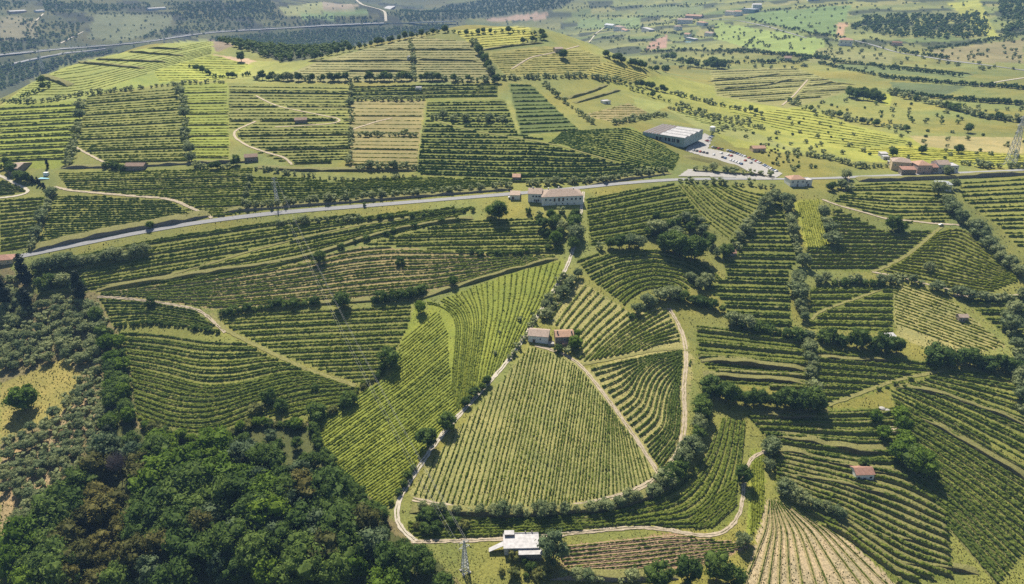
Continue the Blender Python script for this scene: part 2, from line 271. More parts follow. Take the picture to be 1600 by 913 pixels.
# name, polygon, ground colour, guides, rows, vine material, (width, height), bank every n-th row / bank height
def hz(b, t): return [b, t]
FIELDS = [
 ('banked plot west of the tall hedge', [(0,168),(118,160),(128,172),(112,252),(80,262),(0,256)], YG, [[(-10,256),(120,250)],[(-10,170),(130,163)]], 17, 'vine_yellow', (1.5,1.4), 2, 1.5),
 ('terraced plot between two olive hedges', [(140,150),(272,137),(286,180),(297,250),(190,262),(118,236)], OLV, [[(110,258),(305,254)],[(135,150),(280,138)]], 26, 'vine_green', (1.5,1.5), 5, 1.2),
 ('yellow-green banked plot beside the hedge', [(282,133),(355,132),(357,250),(302,253),(291,200)], YG, [[(285,250),(360,250)],[(280,136),(360,134)]], 24, 'vine_yellow', (1.2,1.0), 4, 1.5),
 ('terraced plot around the small stone huts', [(359,132),(545,135),(545,250),(460,259),(400,236),(360,216)], OLV, [[(350,262),(550,256)],[(350,134),(550,137)]], 25, 'vine_green', (1.6,1.5), 5, 1.6),
 ('tan patchwork plot beside the olive hedge', [(550,160),(662,158),(655,200),(650,262),(548,262)], (.23,.205,.085), [[(545,262),(660,264)],[(548,160),(665,160)]], 14, 'vine_yellow', (1.3,.9), 4, 1.3),
 ('green plot below the little white hut', [(550,137),(775,132),(775,152),(668,154),(550,157)], GR, [[(545,157),(780,153)],[(545,136),(780,132)]], 6, 'vine_green', (1.6,1.6), 2, 1.2),
 ('plot above the winding dirt track', [(90,268),(395,260),(378,332),(312,342),(262,310),(110,298)], OLV, [[(80,350),(395,338)],[(90,270),(400,262)]], 22, 'vine_green', (1.5,1.4), 5, 1.0),
 ('plot between the dirt track and the road', [(88,304),(262,315),(308,343),(200,358),(62,384)], OLV, [[(40,388),(330,372)],[(80,306),(320,306)]], 20, 'vine_green', (1.5,1.5), 0, 0),
 ('corner plot with a yellow grass strip', [(0,312),(70,307),(44,386),(0,396)], OLV, [[(-10,398),(70,384)],[(-10,314),(85,308)]], 13, 'vine_green', (1.8,1.7), 1, .8),
 ('little plot beside the white track', [(0,282),(44,299),(0,306)], OLV, [[(-5,307),(50,303)],[(-5,284),(50,284)]], 6, 'vine_green', (1.6,1.6), 1, .8),
 ('strip above the main road', [(398,268),(520,284),(650,275),(800,287),(690,300),(378,326)], GR, [[(370,334),(810,300)],[(390,276),(560,280),(810,274)]], 13, 'vine_green', (1.6,1.6), 0, 0),
 ('broad plot west of the warehouse', [(670,158),(790,158),(812,211),(870,226),(960,252),(1040,268),(920,285),(800,284),(652,271)], GR, [[(645,282),(800,288),(930,286),(1050,272)],[(660,160),(800,158),(950,190)]], 27, 'vine_dark', (1.9,1.8), 2, .9),
 ('slanting plot beside the warehouse', [(820,214),(905,206),(985,200),(1060,243),(1050,266),(960,250),(872,224)], GR, [[(860,224),(955,254),(1050,272)],[(880,205),(985,200),(1070,244)]], 15, 'vine_dark', (1.8,1.6), 0, 0),
 ('green wedge under the hilltop', [(797,132),(832,137),(903,203),(815,209)], DG, [[(790,212),(910,206)],[(790,132),(880,132)]], 12, 'vine_dark', (1.8,1.7), 2, 1.0),
 ('upper slope below the road', [(48,412),(240,374),(420,349),(740,324),(700,346),(600,370),(430,416),(280,443),(150,453),(66,466)], OLV, [[(60,476),(280,446),(430,420),(600,374),(745,338)],[(40,410),(240,366),(420,340),(740,312)]], 12, 'vine_green', (1.7,1.5), 3, 1.0),
 ('green band west of the manor garden', [(570,382),(700,352),(740,347),(830,342),(880,384),(878,396),(760,394),(640,386)], OLV, [[(560,400),(880,398)],[(570,352),(880,338)]], 11, 'vine_green', (1.7,1.5), 3, .9),
 ('tan curved band across the slope', [(152,460),(300,440),(440,420),(560,388),(640,390),(760,398),(868,402),(790,424),(660,456),(540,466),(340,482),(312,478),(235,465)], TAN, [[(150,470),(320,490),(540,476),(680,462),(880,404)],[(160,458),(320,434),(460,410),(580,384),(700,388),(870,398)]], 15, 'vine_green', (1.5,1.1), 2, .7),
 ('upper fold of the wavy plot', [(158,468),(235,472),(300,485),(335,512),(290,512),(235,500),(180,510)], OLV, [[(170,516),(235,506),(300,512),(345,526)],[(150,466),(235,470),(310,484),(345,500)]], 8, 'vine_green', (1.6,1.3), 4, .8),
 ('wavy terraced plot above the forest', [(182,515),(235,505),(300,518),(345,520),(420,560),(560,608),(530,640),(490,655),(400,648),(322,678),(216,655),(214,620),(196,540)], OLV, [[(205,668),(270,694),(330,700),(400,672),(500,642),(580,628)],[(212,626),(280,651),(340,646),(400,622),(480,602),(580,600)],[(203,576),(260,588),(320,606),(380,601),(450,581),(570,590)],[(185,520),(250,522),(320,534),(400,538),(500,548)]], 27, 'vine_green', (1.7,1.2), 2, .6),
 ('striped plot under the shrub hedge', [(350,492),(480,486),(640,480),(636,512),(606,560),(600,590),(565,600),(430,550),(352,508)], OLV, [[(340,612),(480,606),(640,600)],[(340,494),(480,486),(650,478)]], 18, 'vine_green', (1.7,1.2), 2, .6),
 ('fanned yellow-green plot beside the lane', [(668,468),(700,482),(690,470),(790,432),(876,408),(884,428),(820,528),(770,588),(716,640),(704,600),(700,520),(672,486)], YG, [[(640,474),(690,478),(712,500),(708,560),(700,655)],[(760,436),(762,490),(752,550),(736,640)],[(890,405),(868,455),(838,505),(800,565)]], 24, 'vine_yellow', (1.2,.9), 0, 0),
 ('yellow-green hollow above the lane end', [(646,486),(684,490),(698,520),(702,600),(714,642),(650,720),(604,792),(547,752),(514,708),(490,662),(608,590)], YG, [[(440,665),(630,530),(730,445)],[(480,880),(650,762),(730,700)]], 43, 'vine_yellow', (1.1,.8), 0, 0),
 ('triangular plot below the farm buildings', [(828,545),(900,567),(935,605),(962,640),(1026,738),(1006,764),(930,782),(820,794),(705,790),(640,772),(700,692),(780,605)], LGT, [[(632,780),(726,560)],[(757,800),(824,535)],[(850,805),(897,535)],[(930,805),(955,535)],[(1030,775),(985,650),(1000,535)]], 58, 'vine_green', (1.0,1.2), 0, 0),
 ('diagonal terraces east of the farm', [(893,432),(985,492),(1036,478),(1074,538),(1066,548),(960,560),(908,568),(888,520),(856,502)], PALE, [[(835,520),(870,460),(895,420)],[(905,575),(955,525),(1000,490),(1035,465)],[(975,566),(1025,540),(1085,532)]], 19, 'vine_green', (1.5,1.2), 1, .7),
 ('swirling terraces east of the triangular plot', [(916,578),(965,566),(1072,550),(1082,562),(1072,640),(1070,690),(1030,732),(965,640)], PALE, [[(905,578),(960,567),(1040,553),(1085,546)],[(955,645),(988,622),(1004,585),(1022,566),(1080,552)],[(1000,706),(1040,672),(1046,620),(1062,584),(1082,560)],[(1028,742),(1066,690),(1070,620),(1080,566)]], 19, 'vine_green', (1.5,1.2), 1, .7),
 ('curved terraces under the olive row', [(1128,655),(1162,660),(1160,720),(1153,800),(1128,832),(1060,822),(960,830),(640,842),(640,818),(820,812),(940,802),(1045,768),(1100,715)], OLV, [[(1118,650),(1098,715),(1036,768),(930,804),(800,814),(630,812)],[(1166,650),(1158,760),(1130,832),(1060,826),(900,836),(630,852)]], 10, 'vine_green', (1.6,1.2), 2, .6),
 ('slanted corner by the sandy track', [(1130,760),(1152,740),(1150,805),(1126,828),(1075,818)], GR, [[(1060,822),(1155,745)],[(1100,840),(1165,780)]], 6, 'vine_yellow', (1.4,1.1), 1, .6),
 ('reddish terraced plot at the valley edge', [(872,858),(1050,836),(1100,845),(1170,852),(1110,880),(1000,892),(890,898)], RED, [[(870,905),(1000,896),(1180,862)],[(860,858),(1040,838),(1190,840)]], 7, 'vine_green', (.9,.8), 1, .5),
 ('narrow strip beside the sandy track', [(1174,706),(1194,706),(1192,800),(1176,835),(1166,840)], YG, [[(1172,845),(1174,700)],[(1195,845),(1194,700)]], 5, 'vine_yellow', (1.2,1.0), 0, 0),
 ('plot east of the manor', [(918,312),(1052,288),(1070,308),(1090,334),(1112,352),(1060,366),(1000,374),(925,384)], GR, [[(910,392),(1000,378),(1120,360)],[(910,312),(1060,280),(1120,276)]], 16, 'vine_green', (1.8,1.5), 2, .8),
 ('slanting plot below the car park', [(1062,290),(1190,295),(1198,310),(1160,342),(1138,372),(1108,350),(1082,320)], OLV, [[(1050,292),(1090,345),(1138,384)],[(1120,280),(1160,298),(1215,310)]], 14, 'vine_green', (1.7,1.4), 3, .7),
 ('arched rows under the shady hedge', [(902,408),(960,394),(1030,392),(1090,410),(1128,436),(1098,450),(1018,452),(986,482),(930,440)], OLV, [[(960,500),(985,468),(1010,452),(1040,450),(1060,462)],[(895,410),(955,388),(1030,385),(1100,406),(1140,440)]], 15, 'vine_green', (1.6,1.3), 2, .8),
 ('terraced block with the red-roofed hut', [(1130,392),(1170,350),(1218,305),(1226,345),(1246,408),(1229,424),(1236,512),(1142,498),(1132,470),(1102,450),(1138,434)], GR, [[(1090,520),(1250,528)],[(1110,312),(1250,310)]], 26, 'vine_green', (1.8,1.6), 2, 1.3),
 ('bright close-planted plot', [(1240,316),(1280,314),(1300,384),(1258,384)], BRY, [[(1245,318),(1262,388)],[(1280,312),(1302,388)]], 10, 'vine_yellow', (1.3,1.1), 0, 0),
 ('terraced slope below the houses', [(1300,325),(1390,368),(1466,358),(1380,424),(1268,420),(1258,390),(1304,384)], GR, [[(1250,428),(1400,428)],[(1280,328),(1480,334)]], 15, 'vine_green', (1.9,1.7), 1, 1.4),
 ('upper plot under the road wall', [(1306,315),(1340,290),(1450,284),(1475,318),(1492,336),(1468,350),(1400,346)], OLV, [[(1300,330),(1390,352),(1500,348)],[(1310,290),(1400,284),(1500,290)]], 11, 'vine_green', (1.8,1.5), 3, 1.0),
 ('plot behind the grey house', [(1500,288),(1600,280),(1600,400),(1560,352),(1505,312)], OLV, [[(1480,400),(1610,402)],[(1480,286),(1610,278)]], 16, 'vine_green', (1.8,1.6), 2, 1.0),
 ('bowl-shaped plot below the parked car', [(1476,360),(1502,360),(1560,402),(1588,440),(1540,458),(1440,443),(1380,426)], OLV, [[(1370,432),(1440,450),(1545,464),(1620,466)],[(1455,368),(1500,356),(1555,390),(1605,430)]], 15, 'vine_yellow', (1.7,1.4), 1, .8),
 ('plot crossed by the slanting grass path', [(1268,450),(1392,448),(1394,520),(1268,512)], GR, [[(1260,520),(1400,524)],[(1260,450),(1400,448)]], 11, 'vine_green', (1.8,1.6), 2, 1.2),
 ('tan plot by the pink-roofed hut', [(1397,444),(1468,458),(1570,540),(1480,558),(1404,524)], PALE, [[(1380,500),(1600,580)],[(1400,430),(1600,500)]], 13, 'vine_yellow', (1.4,1.1), 0, 0),
 ('terraces along the far olive hedge', [(1500,466),(1600,464),(1600,560),(1570,520)], GR, [[(1490,560),(1610,562)],[(1490,462),(1610,462)]], 12, 'vine_green', (1.8,1.6), 2, 1.2),
 ('terraces below the shrubby bank', [(1090,510),(1240,530),(1262,540),(1264,610),(1140,600),(1092,560)], GR, [[(1080,606),(1270,612)],[(1080,506),(1270,530)]], 11, 'vine_green', (1.8,1.4), 3, 1.8),
 ('terraces above the diagonal grass path', [(1270,545),(1380,552),(1478,580),(1292,634),(1270,606)], GR, [[(1260,640),(1420,640)],[(1260,548),(1490,572)]], 13, 'vine_green', (1.8,1.5), 2, 1.3),
 ('sloping rows below the dark shrubs', [(1484,582),(1600,590),(1600,722),(1392,612)], OLV, [[(1370,606),(1480,660),(1620,740)],[(1470,578),(1620,590)]], 14, 'vine_green', (1.8,1.4), 2, .9),
 ('steep rows sweeping past the bright bushes', [(1392,618),(1600,728),(1600,913),(1490,913),(1478,800),(1400,730),(1405,650)], OLV, [[(1360,740),(1480,820),(1560,913)],[(1395,690),(1500,760),(1610,850)],[(1370,604),(1480,662),(1620,742)]], 26, 'vine_green', (1.8,1.3), 2, .8),
 ('terraces beside the round water tank', [(1168,648),(1290,640),(1400,640),(1398,732),(1352,728),(1212,700)], GR, [[(1160,700),(1250,722),(1345,744),(1410,744)],[(1150,650),(1280,642),(1410,634)]], 11, 'vine_green', (1.9,1.4), 2, 1.5),
 ('stepped terraces around the tiled hut', [(1212,712),(1330,730),(1400,740),(1478,802),(1486,900),(1404,913),(1320,840),(1214,770)], GR, [[(1200,790),(1320,850),(1400,920),(1500,945)],[(1195,705),(1330,728),(1410,740),(1500,790)]], 11, 'vine_green', (1.9,1.3), 1, 2.2),
 ('bare sandy fan of young vines', [(1200,785),(1218,785),(1330,852),(1398,912),(1420,935),(1150,935),(1170,900)], (.40,.33,.21), [[(1204,775),(1196,830),(1150,930)],[(1210,775),(1245,830),(1270,940)],[(1216,775),(1310,836),(1420,935)]], 11, 'vine_green', (.7,.9), 1, .5),
]
def _grow(poly, g=3.2):
    p = np.array(poly, float); c = p.mean(0); d = p-c; return [tuple(q) for q in p+d/np.linalg.norm(d, axis=1)[:, None]*g]
FIELDS += [
 ('banked plots on the hilltop', [(445,122),(505,97),(620,67),(650,60),(742,68),(768,108),(774,124)], (.24,.235,.10), [[(430,124),(780,126)],[(440,60),(780,58)]], 16, 'vine_yellow', (1.6,.9), 0, 0),
 ('meadow-like plot east of the hilltop hedge', [(764,86),(850,76),(905,79),(936,90),(934,102),(900,114),(794,119)], (.27,.26,.08), [[(770,122),(940,118)],[(760,80),(940,74)]], 12, 'vine_yellow', (1.6,.9), 0, 0),
 ('hilltop meadow plot', [(714,50),(818,43),(838,57),(800,70),(750,76)], (.33,.33,.07), [[(720,78),(850,68)],[(700,50),(840,40)]], 7, 'vine_yellow', (1.8,.9), 0, 0),
 ('yellow plot on the shoulder of the hill', [(908,118),(950,98),(1015,118),(985,130)], (.34,.32,.09), [[(905,120),(985,132)],[(945,94),(1020,117)]], 8, 'vine_yellow', (1.8,.9), 0, 0),
 ('western spur plot', [(244,110),(330,88),(396,104),(350,123),(252,128)], (.30,.34,.06), [[(240,128),(360,126)],[(240,84),(400,90)]], 10, 'vine_yellow', (1.8,.9), 0, 0),
 ('far western spur plot', [(10,160),(62,124),(132,99),(280,68),(326,66),(335,82),(200,122),(120,156)], (.26,.30,.08), [[(0,150),(120,150),(330,86)],[(60,110),(200,80),(330,60)]], 12, 'vine_yellow', (1.8,.8), 0, 0),
 ('slanting yellow plot on the eastern slope', [(1120,168),(1160,178),(1260,172),(1330,198),(1420,222),(1330,232),(1230,205)], (.29,.31,.06), [[(1110,185),(1250,225),(1420,240)],[(1130,158),(1270,168),(1430,205)]], 12, 'vine_yellow', (1.8,1.0), 0, 0),
 ('eastern plot behind the warehouse trees', [(1048,172),(1120,188),(1180,205),(1120,200)], (.24,.27,.08), [[(1040,185),(1180,212)],[(1050,165),(1200,198)]], 7, 'vine_yellow', (1.7,1.0), 0, 0),
 ('tan slope with slanted banks', [(1112,112),(1238,108),(1330,138),(1232,166),(1124,148)], (.25,.25,.09), [[(1110,166),(1340,150)],[(1110,112),(1340,104)]], 14, 'vine_yellow', (1.7,1.0), 3, 1.6),
 ('yellow roadside pasture plot', [(1340,236),(1420,228),(1600,244),(1600,258),(1420,250)], (.31,.32,.05), [[(1330,256),(1610,264)],[(1330,228),(1610,240)]], 8, 'vine_yellow', (1.7,1.0), 0, 0),
 ('two tan squares above the warehouse', [(914,180),(980,164),(1014,178),(966,190)], (.28,.24,.11), [[(905,190),(1016,190)],[(905,164),(1016,164)]], 8, 'vine_yellow', (1.5,.9), 0, 0),
]
FIELDS = [(f[0], _grow(f[1]), *f[2:]) for f in FIELDS]
# plots that show only as patches of colour
PATCH = [
 ([(0,913),(0,400),(60,465),(150,455),(200,540),(215,660),(320,690),(400,655),(485,662),(602,800),(720,913)], (.20,.175,.085)),
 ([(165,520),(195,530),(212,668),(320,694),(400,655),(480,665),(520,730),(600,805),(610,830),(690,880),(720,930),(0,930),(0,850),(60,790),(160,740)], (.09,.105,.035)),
 ([(0,600),(100,560),(130,590),(110,640),(0,690)], (.27,.24,.07)), ([(30,770),(90,650),(140,610),(150,650),(60,780)], (.33,.26,.15)), ([(0,700),(40,690),(20,830),(0,840)], (.34,.26,.14)),
 ([(440,120),(500,95),(620,65),(650,58),(745,66),(772,110),(778,128),(440,128)], (.24,.235,.10)),
 ([(712,48),(820,40),(842,58),(800,72),(748,78)], (.33,.33,.07)), ([(760,82),(850,72),(905,76),(940,88),(938,104),(900,116),(792,121)], (.27,.26,.08)),
 ([(905,118),(950,95),(1020,118),(985,131)], (.34,.32,.09)), ([(940,128),(1040,118),(1250,165),(1330,250),(1150,230),(1060,170)], (.25,.27,.06)),
 ([(912,180),(980,162),(1016,178),(966,192)], (.28,.24,.11)), ([(986,150),(1050,164),(1004,182)], (.24,.27,.08)), ([(1040,170),(1160,200),(1260,240),(1180,225),(1090,200)], (.23,.25,.08)),
 ([(1110,160),(1270,170),(1330,195),(1600,255),(1600,262),(1330,252)], (.28,.30,.06)), ([(1420,212),(1600,215),(1600,240),(1450,235)], (.34,.30,.13)),
 ([(1110,110),(1240,105),(1340,140),(1230,170),(1120,150)], (.25,.25,.09)), ([(1340,140),(1395,148),(1390,165),(1340,150)], (.30,.33,.05)),
 ([(1120,35),(1290,62),(1280,90),(1170,75),(1115,60)], (.22,.29,.08)), ([(1170,20),(1330,8),(1310,55),(1260,50),(1165,30)], (.14,.21,.07)),
 ([(1308,35),(1325,35),(1318,55),(1306,58)], (.40,.27,.17)), ([(1280,75),(1400,85),(1390,100),(1260,98)], (.22,.23,.09)), ([(1310,98),(1530,115),(1500,122),(1310,110)], (.14,.18,.065)),
 ([(1390,128),(1510,135),(1470,152),(1400,145)], (.11,.145,.06)), ([(1455,80),(1600,60),(1600,100),(1480,95)], (.22,.20,.10)), ([(1480,5),(1530,0),(1560,60),(1545,62)], (.30,.32,.07)),
 ([(1015,68),(1042,55),(1040,75),(1005,80)], (.34,.22,.17)), ([(905,30),(1000,28),(1000,45),(900,45)], (.16,.22,.08)), ([(1010,8),(1100,10),(1090,25),(990,22)], (.15,.19,.075)),
 ([(0,165),(60,120),(130,95),(280,65),(330,62),(345,80),(200,125),(120,160)], (.27,.30,.07)), ([(240,110),(330,86),(400,105),(350,125),(250,130)], (.30,.34,.06)), ([(100,150),(240,105),(330,122),(140,148)], (.22,.27,.06)),
 ([(330,85),(390,92),(420,105),(390,102),(340,92)], (.48,.36,.24)), ([(290,68),(350,62),(365,72),(330,84),(285,80)], (.22,.18,.13)), ([(400,95),(460,98),(500,93),(440,120),(340,125)], (.27,.29,.075)),
 ([(135,60),(150,22),(270,22),(265,45),(190,66)], (.13,.15,.075)), ([(0,25),(60,28),(60,60),(0,62)], (.18,.17,.10)), ([(435,12),(505,3),(512,18),(450,28)], (.24,.26,.10)), ([(505,3),(560,8),(540,25),(505,22)], (.26,.22,.16)), ([(470,22),(580,15),(560,28),(470,30)], (.17,.25,.09)),
 ([(800,18),(860,18),(850,32),(760,32)], (.30,.22,.17)), ([(640,25),(760,0),(900,0),(870,16),(760,30)], (.07,.085,.045)), ([(0,90),(130,92),(60,118),(0,145)], (.06,.075,.035)), ([(340,60),(490,52),(600,45),(700,40),(690,46),(600,60),(490,92),(440,98)], (.065,.08,.04)),
]
DEFAULT = [(.20,.21,.055), (.15,.165,.07)]
TRACKS = [ # (points, width in metres, material, name, label)
 ([(-40,415),(40,401),(120,382),(200,366),(300,350),(330,343),(400,335),(600,320),(800,303),(912,295),(1050,277),(1070,276),(1140,279),(1210,284),(1262,281),(1320,277),(1420,273),(1500,271),(1640,264)], 7.0, 'asphalt', 'main_road', 'pale grey country road crossing the slope past the manor'),
 ([(85,292),(100,297),(130,300),(200,306),(268,311),(300,326),(332,341)], 3.6, 'dirt', 'dirt_track', 'sandy track winding down to the road beneath the brown-roofed hut'),
 ([(115,228),(135,240),(170,258)], 3.2, 'dirt', 'dirt_track', 'short sandy track leading to the brown-roofed hut'),
 ([(400,150),(430,166),(490,178),(530,186),(540,186),(530,193),(470,197),(430,199)], 3.4, 'dirt', 'dirt_track', 'looping sandy track serving the terraced hut'),
 ([(400,190),(365,205),(362,212),(385,228),(420,240),(448,247),(456,258)], 3.4, 'dirt', 'dirt_track', 'bent sandy track below the looping one'),
 ([(-30,270),(0,274),(22,287),(45,297),(50,301),(20,308),(-30,312)], 4.0, 'path_white', 'dirt_track', 'whitish track below the garden with the pool'),
 ([(552,202),(590,190),(612,185)], 3, 'dirt', 'dirt_track', 'short sandy track crossing the tan patchwork plot'),
 ([(672,186),(700,195),(740,205),(800,215),(870,227),(960,253)], 2.6, 'grass_track', 'grass_track', 'faint path slanting through the broad plot by the warehouse'),
 ([(912,300),(913,325),(905,345),(900,375),(895,400),(890,418),(868,450),(845,485),(824,520),(800,560),(770,592),(735,630),(700,668),(670,705),(640,755),(612,795),(606,815),(620,830),(650,846)], 4.0, 'path_white', 'dirt_track', 'long pale lane running from the manor down past the farm sheds'),
 ([(642,847),(720,846),(780,843),(850,838),(950,828),(1010,822),(1050,826),(1080,838),(1120,844),(1148,833),(1160,815),(1162,770),(1162,715),(1170,698),(1200,702),(1240,708)], 3.0, 'dirt', 'dirt_track', 'rutted sandy track bending round the curved terraces'),
 ([(836,540),(880,552),(908,570),(935,605),(962,640),(1000,695),(1030,742)], 3.6, 'dirt', 'dirt_track', 'sandy path along the slanted edge of the triangular plot'),
 ([(908,570),(960,561),(1020,548),(1072,544),(1078,550)], 3.2, 'grass_track', 'grass_track', 'grassy ramp between the diagonal and the swirling terraces'),
 ([(1045,482),(1062,508),(1078,535),(1080,552),(1068,575),(1066,620),(1074,665),(1072,690),(1045,735),(1025,752),(985,772),(900,792),(820,800),(720,797),(645,780)], 4.2, 'dirt', 'dirt_track', 'dirt path curving round the swirling terraces and under the triangular plot'),
 ([(152,464),(200,467),(250,473),(300,482),(318,487),(335,505),(352,520)], 3.0, 'dirt', 'dirt_track', 'sandy path above the wavy terraced plot'),
 ([(330,490),(345,512),(380,530),(420,550),(480,578),(556,603)], 4.0, 'grass_track', 'grass_track', 'yellowish grass path dividing the wavy plot from the striped plot'),
 ([(200,448),(330,412),(400,390),(480,370),(560,352),(640,340)], 2.6, 'grass_track', 'grass_track', 'grass path through the upper slope below the road'),
 ([(1285,312),(1310,322),(1350,332),(1388,344),(1410,344),(1460,350),(1500,352)], 3.2, 'dirt', 'dirt_track', 'sandy track leading to the parked white car'),
 ([(1326,276),(1324,292),(1320,300)], 3.4, 'dirt', 'dirt_track', 'short ramp dropping from the road beside the houses'),
 ([(1472,354),(1450,372),(1420,398),(1380,420),(1362,425)], 4.0, 'grass_track', 'grass_track', 'wide grass path sloping down from the parked car'),
 ([(1362,425),(1400,432),(1450,445),(1490,455)], 2.6, 'dirt', 'dirt_track', 'dirt path beneath the bowl-shaped plot'),
 ([(1490,462),(1530,464),(1600,462)], 4, 'dirt', 'dirt_track', 'eroded sandy path under the bowl-shaped plot'),
 ([(1268,500),(1278,488),(1300,480),(1340,466),(1385,450)], 3.0, 'grass_track', 'grass_track', 'slanting grass path across the terraced plot'),
 ([(1275,640),(1330,620),(1400,594),(1440,586),(1475,580)], 3.6, 'grass_track', 'grass_track', 'diagonal grass path above the round water tank'),
 ([(1222,165),(1240,150),(1262,125)], 3.6, 'dirt', 'dirt_track', 'sandy track climbing the far yellow-green plots'),
 ([(800,108),(828,90),(860,84),(905,72)], 3.4, 'dirt', 'dirt_track', 'sandy track near the hilltop'),
 ([(1336,64),(1370,72),(1400,83),(1440,88),(1480,95),(1540,102),(1640,116)], 7, 'asphalt', 'side_road', 'distant pale road leading away from the white house'),
 ([(1530,136),(1560,128),(1640,116)], 5, 'path_white', 'side_road', 'distant side lane joining the far road'),
 ([(920,67),(932,52),(945,43)], 6, 'path_white', 'side_road', 'straight lane into the distant hamlet'),
 ([(552,-4),(565,8),(590,14),(602,18),(603,34)], 16, 'path_white', 'side_road', 'winding slip road above the motorway'),
 ([(1095,30),(1150,32),(1200,42),(1260,60)], 6, 'asphalt', 'side_road', 'hedged lane beyond the hamlet'),
 ([(55,34),(68,22)], 8, 'path_white', 'side_road', 'steep pale lane by the far sheds'),
 ([(95,68),(120,55),(130,50)], 6, 'path_white', 'side_road', 'pale lane above the motorway'),
 ([(-30,91),(0,87),(60,81),(120,75),(200,70),(260,62),(300,54),(360,49),(440,45),(520,40),(600,37)], 16, 'asphalt', 'motorway', 'grey motorway carriageway along the far valley side'),
 ([(-30,108),(20,101),(60,91),(110,82.5),(165,77)], 14, 'asphalt', 'motorway', 'lower motorway carriageway along the far valley side'),
]
SITES = [  # paved grounds: polygon, material, name, label
 ([(1068,236),(1100,208),(1115,214),(1108,232),(1160,243),(1225,272),(1208,282),(1150,262),(1100,246)], 'concrete', 'parking_lot', 'sloping concrete car park below the warehouse'),
 ([(1058,276),(1075,264),(1130,268),(1212,276),(1210,282),(1110,277)], 'concrete', 'parking_lot', 'paved forecourt beside the main road'),
]
def stamp(mask, P, wm):
    q = to_px(P); dist = np.linalg.norm(P-np.array([0, 0, CAMZ]), axis=1); ru = wm*.5*F/dist+1.2; rv = ru*(CAMZ-P[:, 2])/dist+.8
    for (u, v), a, b in zip(q, ru, rv):
        i0, i1, j0, j1 = int(v-b-1), int(v+b+2), int(u-a-1), int(u+a+2)
        if i1 < 0 or j1 < 0 or i0 > 960 or j0 > 1640: continue
        I, J = np.mgrid[max(0, i0):min(960, i1), max(0, j0):min(1640, j1)]
        if I.size: mask[I, J] |= ((J-u)/a)**2+((I-v)/b)**2 <= 1
MASK = np.zeros((960, 1640), bool)

# ------------------------------------------------------------------ ground sheet
def build_ground():
    V = np.stack([GX, GY, HG], 2).reshape(-1, 3)
    i, j = np.mgrid[0:NR-1, 0:NT-1]; a = i*NT+j
    Fq = np.stack([a, a+1, a+NT+1, a+NT], 2).reshape(-1, 4)[:, ::-1]
    me = mesh_np('ground', V, [Fq], 'land', smooth_=True)
    qx = V[:, 0]+RNG.normal(0, .5, len(V)); qy = V[:, 1]+RNG.normal(0, .5, len(V)); r = np.hypot(qx, qy)
    n1 = vnoise(qx/140, qy/140, 11)[:, None]; n2 = vnoise(qx/45, qy/45, 12)[:, None]
    col = np.array(DEFAULT[0])*(1+.25*n1) + np.array([.03, .0, -.01])*n2
    far = np.clip((r-1500)/400, 0, 1)[:, None]
    # distant country: a mosaic of small holdings
    cx = np.floor((qx+40*vnoise(qx/200, qy/200, 3))/110); cy = np.floor((qy+50*vnoise(qx/180, qy/180, 4))/85)
    h = ((cx*73.13+cy*37.77)*12.9898) % 1.0; h2 = ((cx*17.31+cy*91.7)*4.1414) % 1.0
    mos = np.stack([.10+.12*h+.03*h2, .12+.09*h+.06*h2, .055+.03*h], 1); mos[h2 < .25] = (.05, .065, .03)
    west = np.clip(.5-qx/900, 0, 1)[:, None]; mos = mos*(1-.6*west); col = col*(1-far)+mos*far
    q = np.stack([qx, qy], 1)
    for poly, c in PATCH + [(f[1], f[2]) for f in FIELDS]:
        W = proj(dense(list(poly)+[poly[0]], 8))[:, :2]
        m = (qx > W[:, 0].min()) & (qx < W[:, 0].max()) & (qy > W[:, 1].min()) & (qy < W[:, 1].max()); k = np.nonzero(m)[0]
        if len(k) == 0: continue
        k = k[inside(q[k], W)]; col[k] = np.array(c)*(1+.14*n2[k])
    col = np.clip(col, .01, .7); A = me.attributes.new('land', 'FLOAT_COLOR', 'POINT')
    A.data.foreach_set('color', np.concatenate([col, np.ones((len(col), 1))], 1).astype(np.float32).ravel())
    add('ground', me, kind='structure', label='rolling hillside ground of grass, earth and vineyard plots', cat='ground')
build_ground()

# ------------------------------------------------------------------ roads and tracks
def strip(P, wid, lift, cross=4):
    """ribbon draped over the ground along P"""
    t = np.gradient(P[:, :2], axis=0); t /= np.linalg.norm(t, axis=1)[:, None]+1e-9; nrm = np.stack([-t[:, 1], t[:, 0]], 1)
    offs = np.linspace(-.5, .5, cross+1)*wid; V = []
    for o in offs:
        xy = P[:, :2]+nrm*o; V.append(np.column_stack([xy, ground(xy[:, 0], xy[:, 1])+lift]))
    V = np.stack(V, 1)
    if wid > 5: V[:, :, 2] = .6*V[:, :, 2].max(1)[:, None]+.4*V[:, :, 2]
    n, c = V.shape[:2]; i, j = np.mgrid[0:n-1, 0:c-1]; a = i*c+j
    return V.reshape(-1, 3), np.stack([a, a+1, a+c+1, a+c], 2).reshape(-1, 4)[:, ::-1]
def world_line(pts, step_m=2.0, sm=True):
    P = proj(smooth(pts, 160) if sm else dense(pts, 3)); s = np.concatenate([[0], np.cumsum(np.linalg.norm(np.diff(P[:, :2], axis=0), axis=1))])
    n = max(4, int(s[-1]/step_m)); t = np.linspace(0, s[-1], n); x = np.interp(t, s, P[:, 0]); y = np.interp(t, s, P[:, 1])
    if len(x) > 7:
        ker = np.ones(5)/5; x[2:-2] = np.convolve(x, ker, 'valid'); y[2:-2] = np.convolve(y, ker, 'valid')
    return np.column_stack([x, y, ground(x, y)])
